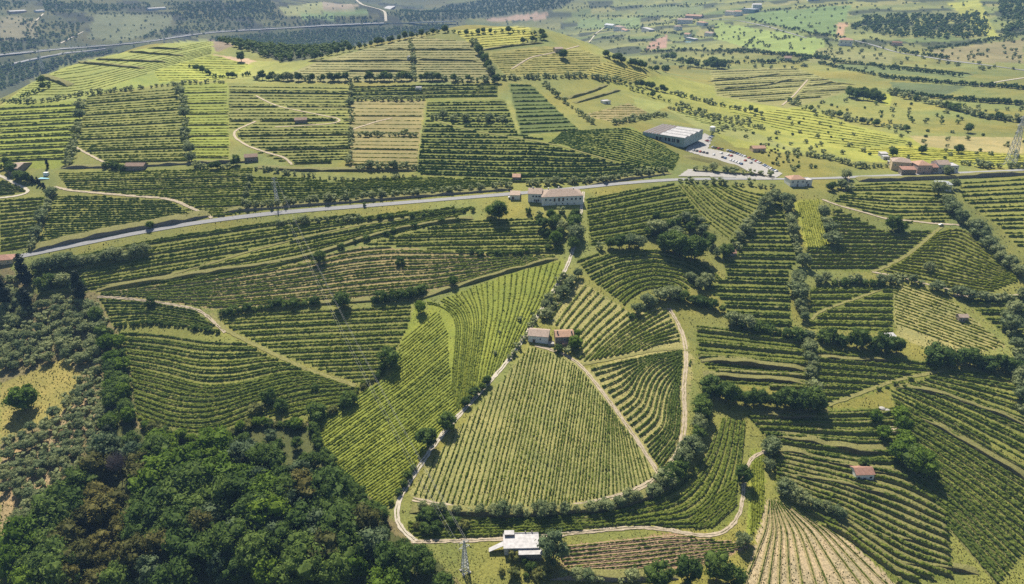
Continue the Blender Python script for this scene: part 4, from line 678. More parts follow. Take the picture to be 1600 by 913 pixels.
HEDGES = [
 ('shrub', [(488,672),(512,722),(548,766),(598,808)], 9, 17, 'on the wood edge along the yellow-green hollow'),
 (('shrub','pale','bright'), [(222,668),(270,682),(322,694),(365,680),(400,664),(475,670)], 9, 14, 'on the scrubby lower edge of the wavy plot'),
 (('shrub','pale'), [(600,575),(585,595),(560,612),(530,640),(500,655)], 9, 9, 'in the ditch between striped plot and hollow'),
 (('shrub','olive'), [(872,470),(780,520),(775,560)], 30, 8, 'among the fanned yellow-green rows'),
 ('shrub', [(180,512),(235,506),(290,512),(340,520)], 7, 7, 'on the dark bank inside the wavy plot'),
 ('olive', [(130,163),(122,200),(106,262)], 7.5, 12, 'in the hedge line beside the western banked plot'),
 ('olive', [(276,137),(290,170),(291,220),(301,258)], 7, 13, 'in the tall hedge line above the brown-roofed hut'),
 ('olive', [(82,302),(66,345),(50,388)], 7, 12, 'along the yellow grass strip'),
 ('olive', [(0,160),(60,161),(140,148),(280,133),(350,130)], 9, 7, 'on the upper edge of the western plots'),
 ('olive', [(547,138),(549,200),(546,258)], 9, 12, 'in the hedge line beside the tan patchwork plot'),
 (('olive','oak'), [(400,126),(500,127),(640,126),(770,128)], 8, 11, 'in the straight hedge under the banked hilltop plots'),
 ('olive', [(641,66),(645,90),(645,122)], 7, 9, 'in the short hedge beside the small white hut'),
 (('olive','oak'), [(738,68),(760,100),(776,130)], 6, 12, 'in the hedge slanting down the hilltop'),
 ('oak', [(490,94),(560,77),(640,60),(700,52)], 9, 10, 'along the bare hilltop ridge'),
 ('oak', [(700,52),(735,55),(800,50),(850,56)], 9, 8, 'around the hilltop meadow'),
 ('olive', [(785,124),(850,122),(905,120),(960,128)], 8, 9, 'in the hedge below the hilltop meadow'),
 ('oak', [(815,68),(850,62)], 7, 9, 'around the hilltop hut'),
 ('olive', [(555,265),(600,265),(652,264)], 11, 12, 'below the tan patchwork plot'),
 ('olive', [(560,214),(650,214)], 9, 10, 'inside the tan patchwork plot'),
 ('olive', [(555,158),(662,157)], 8, 8, 'above the tan patchwork plot'),
 ('olive', [(676,187),(720,190),(790,190)], 16, 13, 'inside the broad plot by the warehouse'),
 ('olive', [(385,324),(470,317),(560,310),(680,302),(800,291)], 12, 11, 'beside the road above its low wall'),
 ('olive', [(820,290),(920,285),(985,277),(1040,268)], 11, 11, 'beside the road behind the manor'),
 ('olive', [(400,265),(470,275),(545,282),(650,276)], 10, 7, 'above the strip over the main road'),
 ('olive', [(430,352),(500,348),(560,344)], 13, 12, 'below the road opposite the roadside wall'),
 ('shrub', [(560,345),(620,340),(740,330)], 16, 9, 'below the road near the manor drive'),
 ('olive', [(60,426),(100,420),(150,412),(200,405),(232,399)], 8, 20, 'in the thick roadside olive hedge'),
 (('shrub','olive'), [(70,452),(85,445),(110,448),(125,452)], 9, 18, 'in the clump beside the cypress'),
 ('shrub', [(345,494),(390,487),(430,481),(500,476)], 10, 13, 'in the hedge above the striped plot'),
 ('shrub', [(585,472),(612,470),(640,464),(660,458)], 10, 17, 'at the east end of the hedge above the striped plot'),
 ('shrub', [(430,414),(500,400),(560,378),(640,357),(720,345)], 24, 8, 'on the tall bank under the upper slope'),
 ('shrub', [(720,396),(760,399),(800,400),(860,390)], 13, 9, 'under the green band west of the manor garden'),
 ('olive', [(884,430),(850,482),(812,540),(790,568)], 12, 15, 'on the west side of the pale lane'),
 ('oak', [(765,598),(740,620),(722,640)], 13, 17, 'in the dark group along the pale lane'),
 ('shrub', [(612,790),(625,768),(645,735)], 16, 14, 'beside the lane near its lower end'),
 ('olive', [(902,432),(885,455),(866,480),(850,502)], 11, 15, 'on the east side of the pale lane above the farm'),
 ('olive', [(650,795),(720,803),(820,806),(930,800)], 19, 20, 'in the single row below the triangular plot'),
 ('olive', [(940,798),(985,787),(1030,770)], 19, 20, 'where the single row bends round the triangular plot'),
 ('shrub', [(650,812),(700,808)], 12, 16, 'at the thicket by the foot of the lane'),
 (('shrub','olive','oak'), [(1035,762),(1060,738),(1085,700),(1098,660)], 11, 28, 'in the thicket between the swirling terraces and the sandy track'),
 (('oak','bright'), [(1095,655),(1100,630),(1112,610)], 13, 34, 'in the tall clump by the swirling terraces'),
 ('olive', [(1214,306),(1195,325),(1172,350),(1150,388)], 11, 20, 'in the diagonal hedge below the car park'),
 ('olive', [(1229,320),(1234,345),(1240,380),(1256,420)], 11, 18, 'in the hedge beside the bright close-planted plot'),
 ('olive', [(1245,435),(1246,470),(1258,510)], 11, 20, 'in the hedge beside the block with the red-roofed hut'),
 ('olive', [(1262,530),(1264,570),(1272,610),(1280,640)], 11, 18, 'in the hedge beside the shrubby terraces'),
 ('olive', [(1282,325),(1290,350),(1300,385)], 14, 18, 'at the edge of the bright close-planted plot'),
 (('oak','olive'), [(935,388),(970,390),(1005,386)], 15, 22, 'in the shady hedge east of the lane'),
 ('oak', [(1035,394),(1060,402),(1075,408),(1095,405)], 13, 32, 'in the darkest part of the shady hedge'),
 (('olive','oak'), [(1010,370),(1040,360),(1065,352),(1085,345),(1120,400),(1140,402)], 12, 20, 'around the overgrown hollow'),
 (('shrub','olive'), [(985,500),(1005,482),(1030,470),(1060,466)], 11, 19, 'in the scrub above the swirling terraces'),
 (('oak','shrub'), [(1065,470),(1100,478),(1132,488)], 12, 20, 'in the scrub at the head of the terraces'),
 (('olive','shrub'), [(1136,505),(1170,515),(1210,522),(1250,530)], 13, 20, 'in the scrub below the red-roofed hut block'),
 ('olive', [(1465,302),(1490,338),(1530,372),(1560,408),(1600,438)], 13, 17, 'in the long hedge behind the parked car'),
 ('olive', [(1275,443),(1340,442),(1400,444)], 12, 14, 'in the hedge over the slanting grass path'),
 ('shrub', [(1300,446),(1380,446)], 14, 12, 'under the hedge over the slanting grass path'),
 ('olive', [(1400,434),(1470,458),(1530,470),(1600,466)], 13, 13, 'along the eroded sandy path'),
 (('oak','shrub'), [(1282,532),(1312,540),(1370,548),(1400,552)], 13, 25, 'in the boundary thicket west of the white-roofed shed'),
 (('oak','shrub'), [(1450,565),(1480,566),(1510,572),(1550,578),(1590,580)], 12, 27, 'in the boundary thicket east of the white-roofed shed'),
 ('oak', [(1120,622),(1155,632),(1200,636),(1245,640),(1275,645)], 13, 30, 'in the dark hedge above the water tank terraces'),
 ('bright', [(1405,655),(1412,690),(1404,720)], 16, 26, 'beside the grass strip near the water tank'),
 (('oak','bright'), [(1420,735),(1440,740),(1455,732)], 13, 30, 'in the clump above the stepped terraces'),
 ('olive', [(1592,480),(1570,500),(1592,560),(1594,640)], 14, 18, 'on the boundary beyond the sloping rows'),
 ('olive', [(1222,770),(1250,785),(1280,800),(1310,812)], 17, 24, 'along the upper edge of the sandy fan'),
 ('olive', [(1200,690),(1205,715),(1200,740)], 17, 22, 'beside the narrow strip and the sandy track'),
 ('olive', [(1175,845),(1150,855)], 20, 22, 'under the bend of the sandy track'),
 ('olive', [(870,900),(905,905),(960,911),(985,908)], 22, 17, 'at the foot of the reddish plot'),
 (('shrub','pale'), [(800,870),(830,890),(850,905),(780,898)], 17, 16, 'in the weedy ground below the flat-roofed ruin'),
 (('pale','shrub'), [(640,825),(680,830),(700,820),(725,825)], 17, 14, 'in the weedy corner by the lane end'),
 (('olive','oak'), [(900,345),(898,365),(893,390)], 14, 22, 'along the lane under the manor'),
 ('olive', [(1085,266),(1130,270),(1200,276)], 14, 11, 'in front of the sloping car park'),
 ('olive', [(1060,284),(1120,288),(1205,294)], 12, 10, 'below the road opposite the forecourt'),
 ('olive', [(1110,212),(1170,190),(1100,185),(1040,168)], 9, 8, 'on the slope behind the warehouse'),
 ('olive', [(850,132),(880,160),(930,197)], 8, 9, 'in the narrow olive strip'),
 ('olive', [(960,195),(1000,187),(1040,182)], 6, 10, 'in the hedge behind the warehouse'),
 ('oak', [(945,88),(960,95),(1000,106),(1045,115)], 7, 10, 'in the hedge on the shoulder of the hill'),
 (('olive','oak'), [(960,128),(1010,138),(1060,150),(1120,165),(1190,180)], 8, 9, 'in the upper hedge of the eastern slope'),
 (('olive','oak'), [(985,140),(1050,162),(1130,190),(1200,205)], 9, 8, 'in the lower hedge of the eastern slope'),
 ('oak', [(1040,92),(1080,104),(1110,108),(1130,108),(1100,100)], 8, 12, 'in the thicket on the valley edge'),
 ('oak', [(1325,152),(1340,156),(1355,158),(1380,160),(1342,148)], 7, 13, 'around the small bright meadow'),
 (('olive','oak'), [(1230,160),(1260,172),(1330,190),(1420,205)], 9, 9, 'in the eastern hedge below the climbing track'),
 (('olive','shrub'), [(1390,148),(1440,160),(1460,165),(1540,185),(1600,192)], 8, 10, 'in the eastern scrub line'),
 ('olive', [(1240,240),(1300,250),(1340,262),(1400,262)], 9, 9, 'behind the roadside wall west of the houses'),
 ('olive', [(1500,256),(1540,262),(1600,262)], 12, 10, 'in the row behind the roadside houses'),
 (('oak','olive'), [(1290,300),(1310,295),(1330,300)], 10, 14, 'around the white house by the ramp'),
 ('shrub', [(165,262),(185,265),(195,268)], 8, 12, 'around the brown-roofed hut'),
 (('oak','olive'), [(305,262),(330,264),(350,264),(370,258)], 8, 12, 'beside the wall east of the brown-roofed hut'),
 ('olive', [(376,330),(385,300),(394,275)], 10, 8, 'at the west end of the strip over the road'),
 ('oak', [(0,265),(12,262),(35,285),(50,285)], 8, 12, 'around the house with the pool'),
 ('cypress', [(48,284),(52,286),(57,288),(62,291),(66,293),(70,296)], 4, 10, 'in the hedge in front of the pool'),
 ('oak', [(60,128),(80,135),(20,160),(35,162)], 8, 8, 'at the tail of the western spur'),
 ('oak', [(295,105),(320,115),(335,122),(360,122),(395,118)], 7, 9, 'in the fold behind the western plots'),
]
for kind, pts, sp, h, where in HEDGES:
    kinds = [kind] if isinstance(kind, str) else list(kind); n0 = len(TREES)
    line_trees(kind, pts, sp, h, '', where)
    for i in range(n0, len(TREES)):
        t = list(TREES[i]); t[4] = ADJ[t[0]]+' '+where; t[5] = KIND[t[0]][0].replace('_', ' ')+'s '+where; TREES[i] = tuple(t)
for kind, u, v, h, label in [
 ('shrub',607,572,30,'large dark shrub at the edge of the striped plot'), ('oak',500,412,18,'lone dark tree on the tall bank above the tan band'), ('shrub',625,414,13,'lone shrub among the tan curved rows'),
 ('bright',708,447,15,'small bright tree on the bank above the fanned plot'), ('oak',535,482,24,'round tree in the hedge above the striped plot'), ('bright',657,490,19,'bright shrubby tree at the top of the yellow-green hollow'),
 ('shrub',236,478,14,'lone round shrub on the sandy path above the wavy plot'), ('shrub',545,632,20,'dark shrub at the lower corner of the striped plot'), ('shrub',497,652,20,'dark shrub above the forest edge beside the hollow'),
 ('shrub',420,628,20,'big dark shrub in the thicket below the wavy plot'), ('shrub',440,642,17,'round shrub at the edge of the thicket below the wavy plot'), ('pale',400,645,15,'pale scrub bush in the thicket below the wavy plot'), ('shrub',492,610,10,'tiny shrub in the lower striped rows'),
 ('oak',1160,757,25,'round dark tree standing on the sandy track'), ('bluegreen',865,880,42,'tall dark tree beside the flat-roofed ruin'), ('oak',780,345,30,'big dark tree beside the manor outbuilding'), ('bright',768,340,18,'bright small tree near the manor outbuilding'),
 ('oak',668,700,28,'pointed dark tree beside the pale lane'), ('oak',700,672,24,'dark tree beside the pale lane above the pointed one'), ('oak',377,97,14,'lone tree on the sandy saddle of the spur'),
 ('oak',1393,362,22,'dark tree at the fork of the sandy track'), ('shrub',1405,362,16,'dark shrub at the fork of the sandy track'), ('bright',40,642,30,'bright yellow-green bush in the grassy clearing'),
 ('oak',1030,918,30,'broad dark tree in the clump below the reddish plot'), ('oak',1072,912,34,'tallest dark tree in the clump below the reddish plot'), ('oak',1118,908,34,'rounded dark tree in the clump beside the sandy fan'), ('oak',1142,918,28,'lower dark tree in the clump beside the sandy fan'),
 ('cypress',10,478,42,'stout cypress at the edge of the olive grove'), ('cypress',45,488,32,'short fat cypress in front of the olive clump'), ('cypress',42,447,42,'cypress by the red-roofed house at the road'), ('cypress',127,468,40,'tall cypress beside the hedge clump'), ('cypress',75,262,12,'slim cypress behind the pool'),
 ('cypress',178,710,40,'dark cypress between the olive grove and the forest'), ('oak',1348,732,14,'bright tree behind the tiled hut'), ('bright',1367,660,16,'small bright tree by the round water tank'), ('bright',1380,685,16,'small bright tree over the brown basin'),
 ('bright',235,357,10,'bright shrub on the road wall'), ('oak',570,322,7,'small round shrub on the road wall'), ('oak',880,92,13,'dark tree beside the hilltop hut'),
 ('bright',900,530,14,'leafy bush behind the stone farmhouse'), ('bright',898,545,18,'leafy bush beside the stone farmhouse'), ('shrub',872,550,13,'dark shrub in front of the stone farmhouse'), ('olive',886,552,12,'grey shrub in front of the stone farmhouse'),
 ('olive',1480,275,14,'olive tree standing at the roadside opposite the houses'), ('olive',1490,295,14,'olive tree behind the grey house'), ('oak',1395,245,12,'dark tree behind the roadside houses'), ('oak',1440,240,10,'tree in the field behind the roadside houses'), ('oak',1497,240,12,'dark tree in the yellow field behind the houses'),
 ('oak',1512,208,12,'dark round tree in the eastern pasture'), ('olive',1320,280,14,'olive tree beside the ramp'), ('olive',1080,440,14,'olive tree in the arched rows'), ('olive',1105,445,18,'olive tree at the edge of the arched rows'), ('olive',1095,452,18,'grey olive tree below the arched rows'), ('olive',1450,425,14,'olive tree in the bowl-shaped plot'), ('olive',1527,368,16,'olive tree above the bowl-shaped plot')]:
    tree_px(kind, u, v, h, label)
def scatter(poly, spacing, kinds, hm, where, jit=.35, thin=1.0, kfun=None):
    """trees on a loose grid over the ground inside a surveyed outline"""
    W = proj(dense(list(poly)+[poly[0]], 10))[:, :2]; x = np.arange(W[:, 0].min(), W[:, 0].max(), spacing); y = np.arange(W[:, 1].min(), W[:, 1].max(), spacing)
    X, Y = np.meshgrid(x, y); X[::2] += spacing/2; q = np.stack([X.ravel(), Y.ravel()], 1)+RNG.uniform(-jit, jit, (X.size, 2))*spacing
    q = q[inside(q, W)]; q = q[RNG.random(len(q)) < thin]; bt = at(192, 752); q = q[np.hypot(q[:, 0]-bt[0], q[:, 1]-bt[1]+6) > 9]; P = np.column_stack([q, ground(q[:, 0], q[:, 1])]); px = to_px(P)
    for p, (u, v) in zip(P, px):
        k = kfun(u, v) if kfun else kinds[RNG.integers(len(kinds))]
        d = np.linalg.norm(p-np.array([0, 0, CAMZ])); h = RNG.uniform(*hm)*(.62 if k in ('shrub', 'pale') else 1)*(.5 if hm[1] == 20 and (v < 718 or (u > 470 and v < 700+(u-470)*1.05+30)) else 1)
        wh = zone(u, v, where); sz = 'tall ' if h > hm[0]*.35+hm[1]*.65 else ('low ' if h < hm[0]*.75+hm[1]*.25 else '')
        TREES.append((k, p[0], p[1], h, sz+ADJ[k]+' '+wh, sz+KIND[k][0].replace('_', ' ')+'s '+wh, h*F/d))
def zone(u, v, where):
    if where.startswith('in the dense wood'):
        if v < 745 or (u > 420 and v < 800): return 'on the wood edge under the '+('wavy plot' if u < 440 else 'yellow-green hollow')
        if u < 170: return 'in the wood beside the olive grove'
        if u > 560: return 'in the wood beside the pylon and lane end'
        if v > 860: return 'deep in the wood at its valley end'
        return 'in the wood heart west of the bare tree' if u < 190 else ('in the wood heart between bare tree and hollow' if u < 380 else 'in the wood heart below the hollow')
    if 'olive grove' in where:
        return where+(' near the cypresses' if v < 510 else (' beside the wooded strip' if u > 110 else (' round the grassy clearing' if v < 720 else ' beside the wood')))
    return where
def forest_kind(u, v):
    r = RNG.random()
    if 115 < u < 235 and v > 745 and r < .7: return 'brown'
    if 255 < u < 330 and v > 770 and r < .45: return 'brown'
    if 230 < u < 370 and v < 770 and r < .75: return 'bright'
    if r < .12: return 'bright'
    if r < .30: return 'bluegreen'
    if r < .36: return 'brown'
    return 'oak'
scatter([(205,678),(320,702),(400,678),(470,685),(503,742),(592,818),(612,840),(690,890),(700,935),(20,935),(20,880),(70,800),(165,745),(170,690)], 10.5, None, (13, 20), 'in the dense wood below the wavy plot', kfun=forest_kind)
scatter([(150,500),(172,510),(192,545),(205,620),(205,668),(165,690),(172,600),(160,540)], 6.5, ('oak','oak','bright','shrub'), (7, 11), 'on the strip between grove and wavy plot')
scatter([(0,430),(40,445),(62,475),(145,462),(165,510),(165,560),(120,580),(95,560),(0,590)], 6.8, ('olive',), (5.6, 8.2), 'in the dense olive grove')
scatter([(125,590),(160,570),(172,620),(160,690),(165,735),(70,790),(25,850),(30,790),(0,760),(0,700),(95,640)], 6.6, ('olive',), (4.8, 7.0), 'in the planted olive grove', jit=.18)
scatter([(818,328),(845,332),(912,330),(902,372),(868,382),(838,365)], 9, ('oak','bright','olive','shrub','shrub'), (5, 10), 'in the manor garden')
scatter([(1010,345),(1075,330),(1100,365),(1060,395),(1010,385)], 9, ('oak','olive','pale'), (4.5, 8.5), 'in the overgrown hollow east of the manor')
scatter([(1090,172),(1250,185),(1420,205),(1600,200),(1600,250),(1340,248),(1230,230),(1130,212)], 21, ('olive','olive','olive','shrub'), (3.5, 5.5), 'scattered over the eastern pasture', thin=.55)
scatter([(1230,155),(1420,160),(1600,170),(1600,195),(1400,195),(1250,180)], 20, ('olive','shrub','oak'), (4, 7), 'in the eastern scrub', thin=.6)
scatter([(1180,222),(1225,232),(1280,262),(1250,272),(1200,255)], 9, ('shrub','pale','olive'), (3, 5), 'on the rough bank above the car park')
# bare grey tree in the wood
def bare_tree():
    P = at(192, 752); rng = np.random.default_rng(4); e = add('bare_tree', None, label='leafless grey tree at the edge of the dense wood', cat='tree', loc=(P[0], P[1], P[2]), scale=(1.75, 1.75, 1.75)); V, Q = trunk(3, .16, 4, 5, 2.2, 7); add('trunk', mesh_np('trunk', V, [Q], 'grey_twig'), e)
    m = MB()
    for i in range(420):
        a = rng.uniform(0, 6.28); r = 3.4*rng.random()**.5; z = 5+4.6*rng.random()*(1-(r/4)**2); p = Vector((math.cos(a)*r*.55, math.sin(a)*r*.55, z*.75+1)); q = Vector((math.cos(a)*r, math.sin(a)*r, z+1.6)); m.bar(p, q, .035)
    m.build('crown', 'grey_twig', e)
bare_tree()
def plant():
    byk = {}
    for t in TREES: byk.setdefault(KIND[t[0]][0], []).append(t)
    for nm, L in byk.items():
        L.sort(key=lambda t: -t[6])
        for i, (k, x, y, h, label, group, hp) in enumerate(L[:295]):
            z = gz(x, y)
            if (z-CAMZ) > 0: continue
            cm, tm = PROTO[k][0][RNG.integers(4)]; e = add(nm, None, label=label, cat='shrub' if 'shrub' in nm else 'tree', group=group, loc=(x, y, z-.05), rz=RNG.uniform(0, 6.28))
            wx = RNG.uniform(.88, 1.2); e.scale = (h*wx, h*wx*RNG.uniform(.9, 1.1), h)
            add('crown', cm, e); add('trunk', tm, e)
        rest = L[295:]
        if rest:
            massed('far_'+nm+'s', [(k, x, y, h) for k, x, y, h, *_ in rest], 'small distant '+nm.replace('_', ' ')+'s dotted along the far hedges')
def massed(name, items, label):
    Vs = []; Ts = []; Qs = []; off = 0; mat = KIND[items[0][0]][5]; z = ground(np.array([i[1] for i in items]), np.array([i[2] for i in items]))
    for (k, x, y, h), zz in zip(items, z):
        V, T, Q = PROTO[k][1][RNG.integers(3)]; a = RNG.uniform(0, 6.28); c, s = math.cos(a)*h, math.sin(a)*h
        W = np.stack([V[:, 0]*c-V[:, 1]*s+x, V[:, 0]*s+V[:, 1]*c+y, V[:, 2]*h-.12*h+zz], 1); Vs.append(W); Ts.append(T+off); Qs.append(Q+off); off += len(V)
    add(name, mesh_np(name, np.concatenate(Vs), [np.concatenate(Ts), np.concatenate(Qs)], mat), kind='stuff', label=label, cat='trees')
plant()
# far woods and hedges that read as one mass
def wood(name, kind, polys, spacing, hm, label, thin=1.0):
    items = []
    for poly in polys:
        W = proj(dense(list(poly)+[poly[0]], 8))[:, :2]; x = np.arange(W[:, 0].min(), W[:, 0].max(), spacing); y = np.arange(W[:, 1].min(), W[:, 1].max(), spacing); X, Y = np.meshgrid(x, y)
        q = np.stack([X.ravel(), Y.ravel()], 1)+RNG.uniform(-.45, .45, (X.size, 2))*spacing; q = q[inside(q, W)]; q = q[RNG.random(len(q)) < thin]
        items += [(kind, a, b, RNG.uniform(*hm)) for a, b in q]
    items = items[:9000]; massed(name, items, label); print(name, len(items))
wood('valley_wood', 'oak', [[(0,100),(50,100),(130,86),(200,78),(130,92),(60,118),(0,142)], [(330,60),(420,54),(520,46),(600,44),(700,40),(690,46),(600,58),(490,90),(440,97),(390,84)]], 11, (7, 12), 'dark wood filling the valley below the motorway')
wood('hillside_wood', 'oak', [[(420,2),(435,12),(445,28),(420,34)],[(0,3),(50,4),(30,14),(0,16)],[(600,20),(640,16),(700,30),(640,36)],[(0,62),(80,68),(95,72),(0,82)],[(140,8),(240,6),(230,14),(140,20)],[(255,5),(420,2),(430,30),(280,40)],[(60,2),(150,4),(130,20),(75,22)],[(420,34),(560,30),(590,34),(420,42)],[(35,30),(130,38),(120,62),(90,68),(40,70)], [(190,64),(270,44),(400,34),(400,43),(300,52)], [(0,70),(60,74),(0,84)]], 13, (6, 12), 'mixed wood on the slope above the motorway', .55)
wood('mountain_wood', 'oak', [[(620,30),(700,10),(760,0),(900,0),(870,14),(760,28),(650,36)], [(280,10),(420,0),(420,20),(300,30)]], 17, (8, 13), 'blue wooded mountainside beyond the viaduct', .8)
wood('eastern_wood', 'oak', [[(1330,45),(1350,28),(1540,22),(1545,58),(1480,62),(1400,58)], [(1560,0),(1600,0),(1600,45),(1565,58)]], 13, (8, 15), 'dark wood on the far eastern slope', .6)
def farhedges():
    items = []
    for pts in [[(150,22),(270,22),(400,30)], [(0,62),(60,64)], [(440,28),(520,28),(580,28)], [(900,46),(1000,46),(1100,60)], [(1000,82),(1100,80),(1250,88),(1330,100),(1500,120)], [(1100,40),(1120,60),(1110,45)], [(1165,30),(1260,52),(1320,60)],
                [(1290,62),(1300,80),(1240,100)], [(1280,100),(1400,125),(1600,140)], [(1160,75),(1180,60),(1200,75)], [(1390,145),(1470,155),(1600,165)], [(860,12),(1000,12),(1100,8)], [(900,26),(1080,28)], [(1170,20),(1330,6)], [(1450,80),(1560,62),(1600,54)], [(1360,60),(1420,84),(1480,92)], [(940,60),(1010,66),(1040,52)], [(960,40),(1000,42),(1080,34)], [(620,50),(700,42)], [(1100,100),(1240,98)], [(1130,88),(1150,80),(1290,92)]]:
        q = dense(pts, 2.6); q = q+RNG.normal(0, .7, q.shape); P = proj(q); items += [('oak', p[0], p[1], RNG.uniform(4.5, 9.5)) for p in P if RNG.random() < .8]
    massed('hedgerow_trees', items, 'distant hedgerow trees dividing the far fields')
    q = np.stack([RNG.uniform(0, 1600, 1500), RNG.uniform(2, 110, 1500)], 1); P = proj(q); r = np.hypot(P[:, 0], P[:, 1])
    massed('field_trees', [('olive', p[0], p[1], RNG.uniform(3.5, 8)) for p, rr in zip(P, r) if rr > 1350], 'scattered trees over the distant country')
farhedges()

# ------------------------------------------------------------------ buildings
def frame(fl, fr):
    A, B = proj([fl, fr]); d = B[:2]-A[:2]; L = float(np.hypot(*d)); rz = math.atan2(d[1], d[0]); M = (A+B)/2; return M, L, rz
def house(name, label, fl, fr, depth, h, roof='gable', rise=None, roofmat='tile_orange', wallmat='plaster_white', wins=(), doors=(), chim=(), over=.35, length=None, group=None, z=None, lift=0.0, parts=True, axis='x'):
    M, L, rz = frame(fl, fr); L = length or L; z0 = (min(M[2], gz(M[0], M[1])) if z is None else z)+lift; x0, x1 = -L/2, L/2; y1 = depth
    e = add(name, None, label=label, cat='building', group=group, loc=(M[0], M[1], z0), rz=rz)
    rise = rise if rise is not None else depth*.24
    m = MB(); m.box(x0, x1, 0, y1, -2.5, h)
    if roof == 'gable':
        for xx, s in ((x0, 1), (x1, -1)):
            t = .001*s; m.poly([(xx+t, 0, h), (xx+t, y1, h), (xx+t, y1/2, h+rise)], [(0, 1, 2)])
    m.build('wall', wallmat, e)
    r = MB(); o = over; th = .22; hh = h+.02
    if roof == 'gable':
        sl = rise/(depth/2); a, b = -o, y1+o; za = hh-o*sl
        for (ya, zA, yb, zB) in ((a, za, y1/2, hh+rise), (y1/2, hh+rise, b, za)):
            pts = [(x0-o, ya, zA), (x1+o, ya, zA), (x1+o, yb, zB), (x0-o, yb, zB)]; top = [(x, y, zz+th) for x, y, zz in pts]
            r.poly(pts+top, [(3, 2, 1, 0), (4, 5, 6, 7), (0, 1, 5, 4), (1, 2, 6, 5), (2, 3, 7, 6), (3, 0, 4, 7)])
    elif roof == 'hip':
        k = min(depth/2, L/2-.2)
        base = [(x0-o, -o, hh), (x1+o, -o, hh), (x1+o, y1+o, hh), (x0-o, y1+o, hh)]; low = [(x, y, hh-.15) for x, y, _ in base]
        r.poly(base+low+[(x0+k, y1/2, hh+rise), (x1-k, y1/2, hh+rise)], [(0, 1, 9, 8), (1, 2, 9), (2, 3, 8, 9), (3, 0, 8), (4, 5, 1, 0), (5, 6, 2, 1), (6, 7, 3, 2), (7, 4, 0, 3), (7, 6, 5, 4)])
    elif roof == 'shed':
        pts = [(x0-o, -o, hh-.05), (x1+o, -o, hh-.05), (x1+o, y1+o, hh+rise), (x0-o, y1+o, hh+rise)]; top = [(x, y, zz+th) for x, y, zz in pts]
        r.poly(pts+top, [(3, 2, 1, 0), (4, 5, 6, 7), (0, 1, 5, 4), (1, 2, 6, 5), (2, 3, 7, 6), (3, 0, 4, 7)])
        m2 = MB(); m2.poly([(x0+.01, 0.02, h), (x0+.01, y1, h), (x0+.01, y1, h+rise), (x1-.01, .02, h), (x1-.01, y1, h), (x1-.01, y1, h+rise), ], [(0, 1, 2), (3, 5, 4), (1, 4, 5, 2)]); m2.build('upper_wall', wallmat, e)
    else:
        r.box(x0-o*.3, x1+o*.3, -o*.3, y1+o*.3, hh, hh+.25)
        r.box(x0-o*.3, x1+o*.3, -o*.3, -o*.3+.25, hh+.25, hh+.6); r.box(x0-o*.3, x1+o*.3, y1+o*.3-.25, y1+o*.3, hh+.25, hh+.6)
    ro = r.build('roof', roofmat, e)
    for cx, cy, ch in chim:
        c = MB(); zc = h+rise*.4; c.box(x0+L*cx-.4, x0+L*cx+.4, depth*cy-.35, depth*cy+.35, zc, h+rise+ch); c.box(x0+L*cx-.5, x0+L*cx+.5, depth*cy-.45, depth*cy+.45, h+rise+ch, h+rise+ch+.15); c.build('chimney', wallmat, ro)
    def opening(nm, f, zb, ww, wh, side='front', mat='glass_dark'):
        c = MB(); fr_ = MB(); x = x0+L*f; t = .14
        if side == 'front':
            c.box(x-ww/2, x+ww/2, -.03, .05, zb, zb+wh)
            for (a, b, p, q) in ((x-ww/2-t, x-ww/2, zb-t, zb+wh+t), (x+ww/2, x+ww/2+t, zb-t, zb+wh+t), (x-ww/2, x+ww/2, zb+wh, zb+wh+t), (x-ww/2, x+ww/2, zb-t, zb)): fr_.box(a, b, -.09, .04, p, q)
        else:
            X = x1 if side == 'east' else x0; y = depth*f; s = 1 if side == 'east' else -1
            c.box(X-.05, X+.05, y-ww/2, y+ww/2, zb, zb+wh)
            for (a, b, p, q) in ((y-ww/2-t, y-ww/2, zb-t, zb+wh+t), (y+ww/2, y+ww/2+t, zb-t, zb+wh+t), (y-ww/2, y+ww/2, zb+wh, zb+wh+t), (y-ww/2, y+ww/2, zb-t, zb)): fr_.box(X-.08, X+.09, a, b, p, q)
        w_ = c.build(nm, mat, e); fr_.build('frame', 'plaster_white' if wallmat != 'plaster_white' else 'plaster_grey', w_)
    for wn in wins: opening('window', *wn)
    for dn in doors: opening('door', *(tuple(dn)+('front',) if len(dn) == 4 else dn), mat='timber')
    return e, L
# manor
house('manor_house', 'long white manor house with a hipped terracotta roof above its garden', (847,322), (911,320), 16, 7.4, 'hip', 3.8, 'tile_pink', 'plaster_white',
      wins=[(.09,4.2,1.0,1.5),(.20,4.2,1.3,1.1),(.61,4.2,.9,1.3),(.72,4.2,1.2,1.4),(.82,4.2,1.2,1.5),(.925,4.2,1.3,1.5),(.35,.9,.7,.8),(.5,.9,.7,.9),(.62,.9,.7,.8),(.78,.9,.7,.8)], doors=[(.30,3.4,1.3,2.6),(.41,3.4,1.5,2.7),(.51,3.4,1.3,2.6)], chim=[(.2,.6,.6),(.45,.62,.9),(.8,.5,.6)])
house('manor_wing', 'white two-storey wing joined to the long manor house', (825,316), (846,317), 14, 7.0, 'gable', 2.6, 'tile_pink', 'plaster_white', wins=[(.38,4.4,1.2,1.1),(.62,4.4,1.2,1.1),(.84,4.4,1.4,1.1),(.5,.9,1,1.5),(.78,.9,1,1.6)], doors=[(.64,.1,1.1,2.2)], chim=[(.3,.5,.8)])
house('manor_outbuilding', 'low white outbuilding with a pale shed roof beside the manor', (797,312), (812,312), 9, 3.6, 'shed', .8, 'tile_pink', 'plaster_white', doors=[(.3,.1,1.6,2.2)])
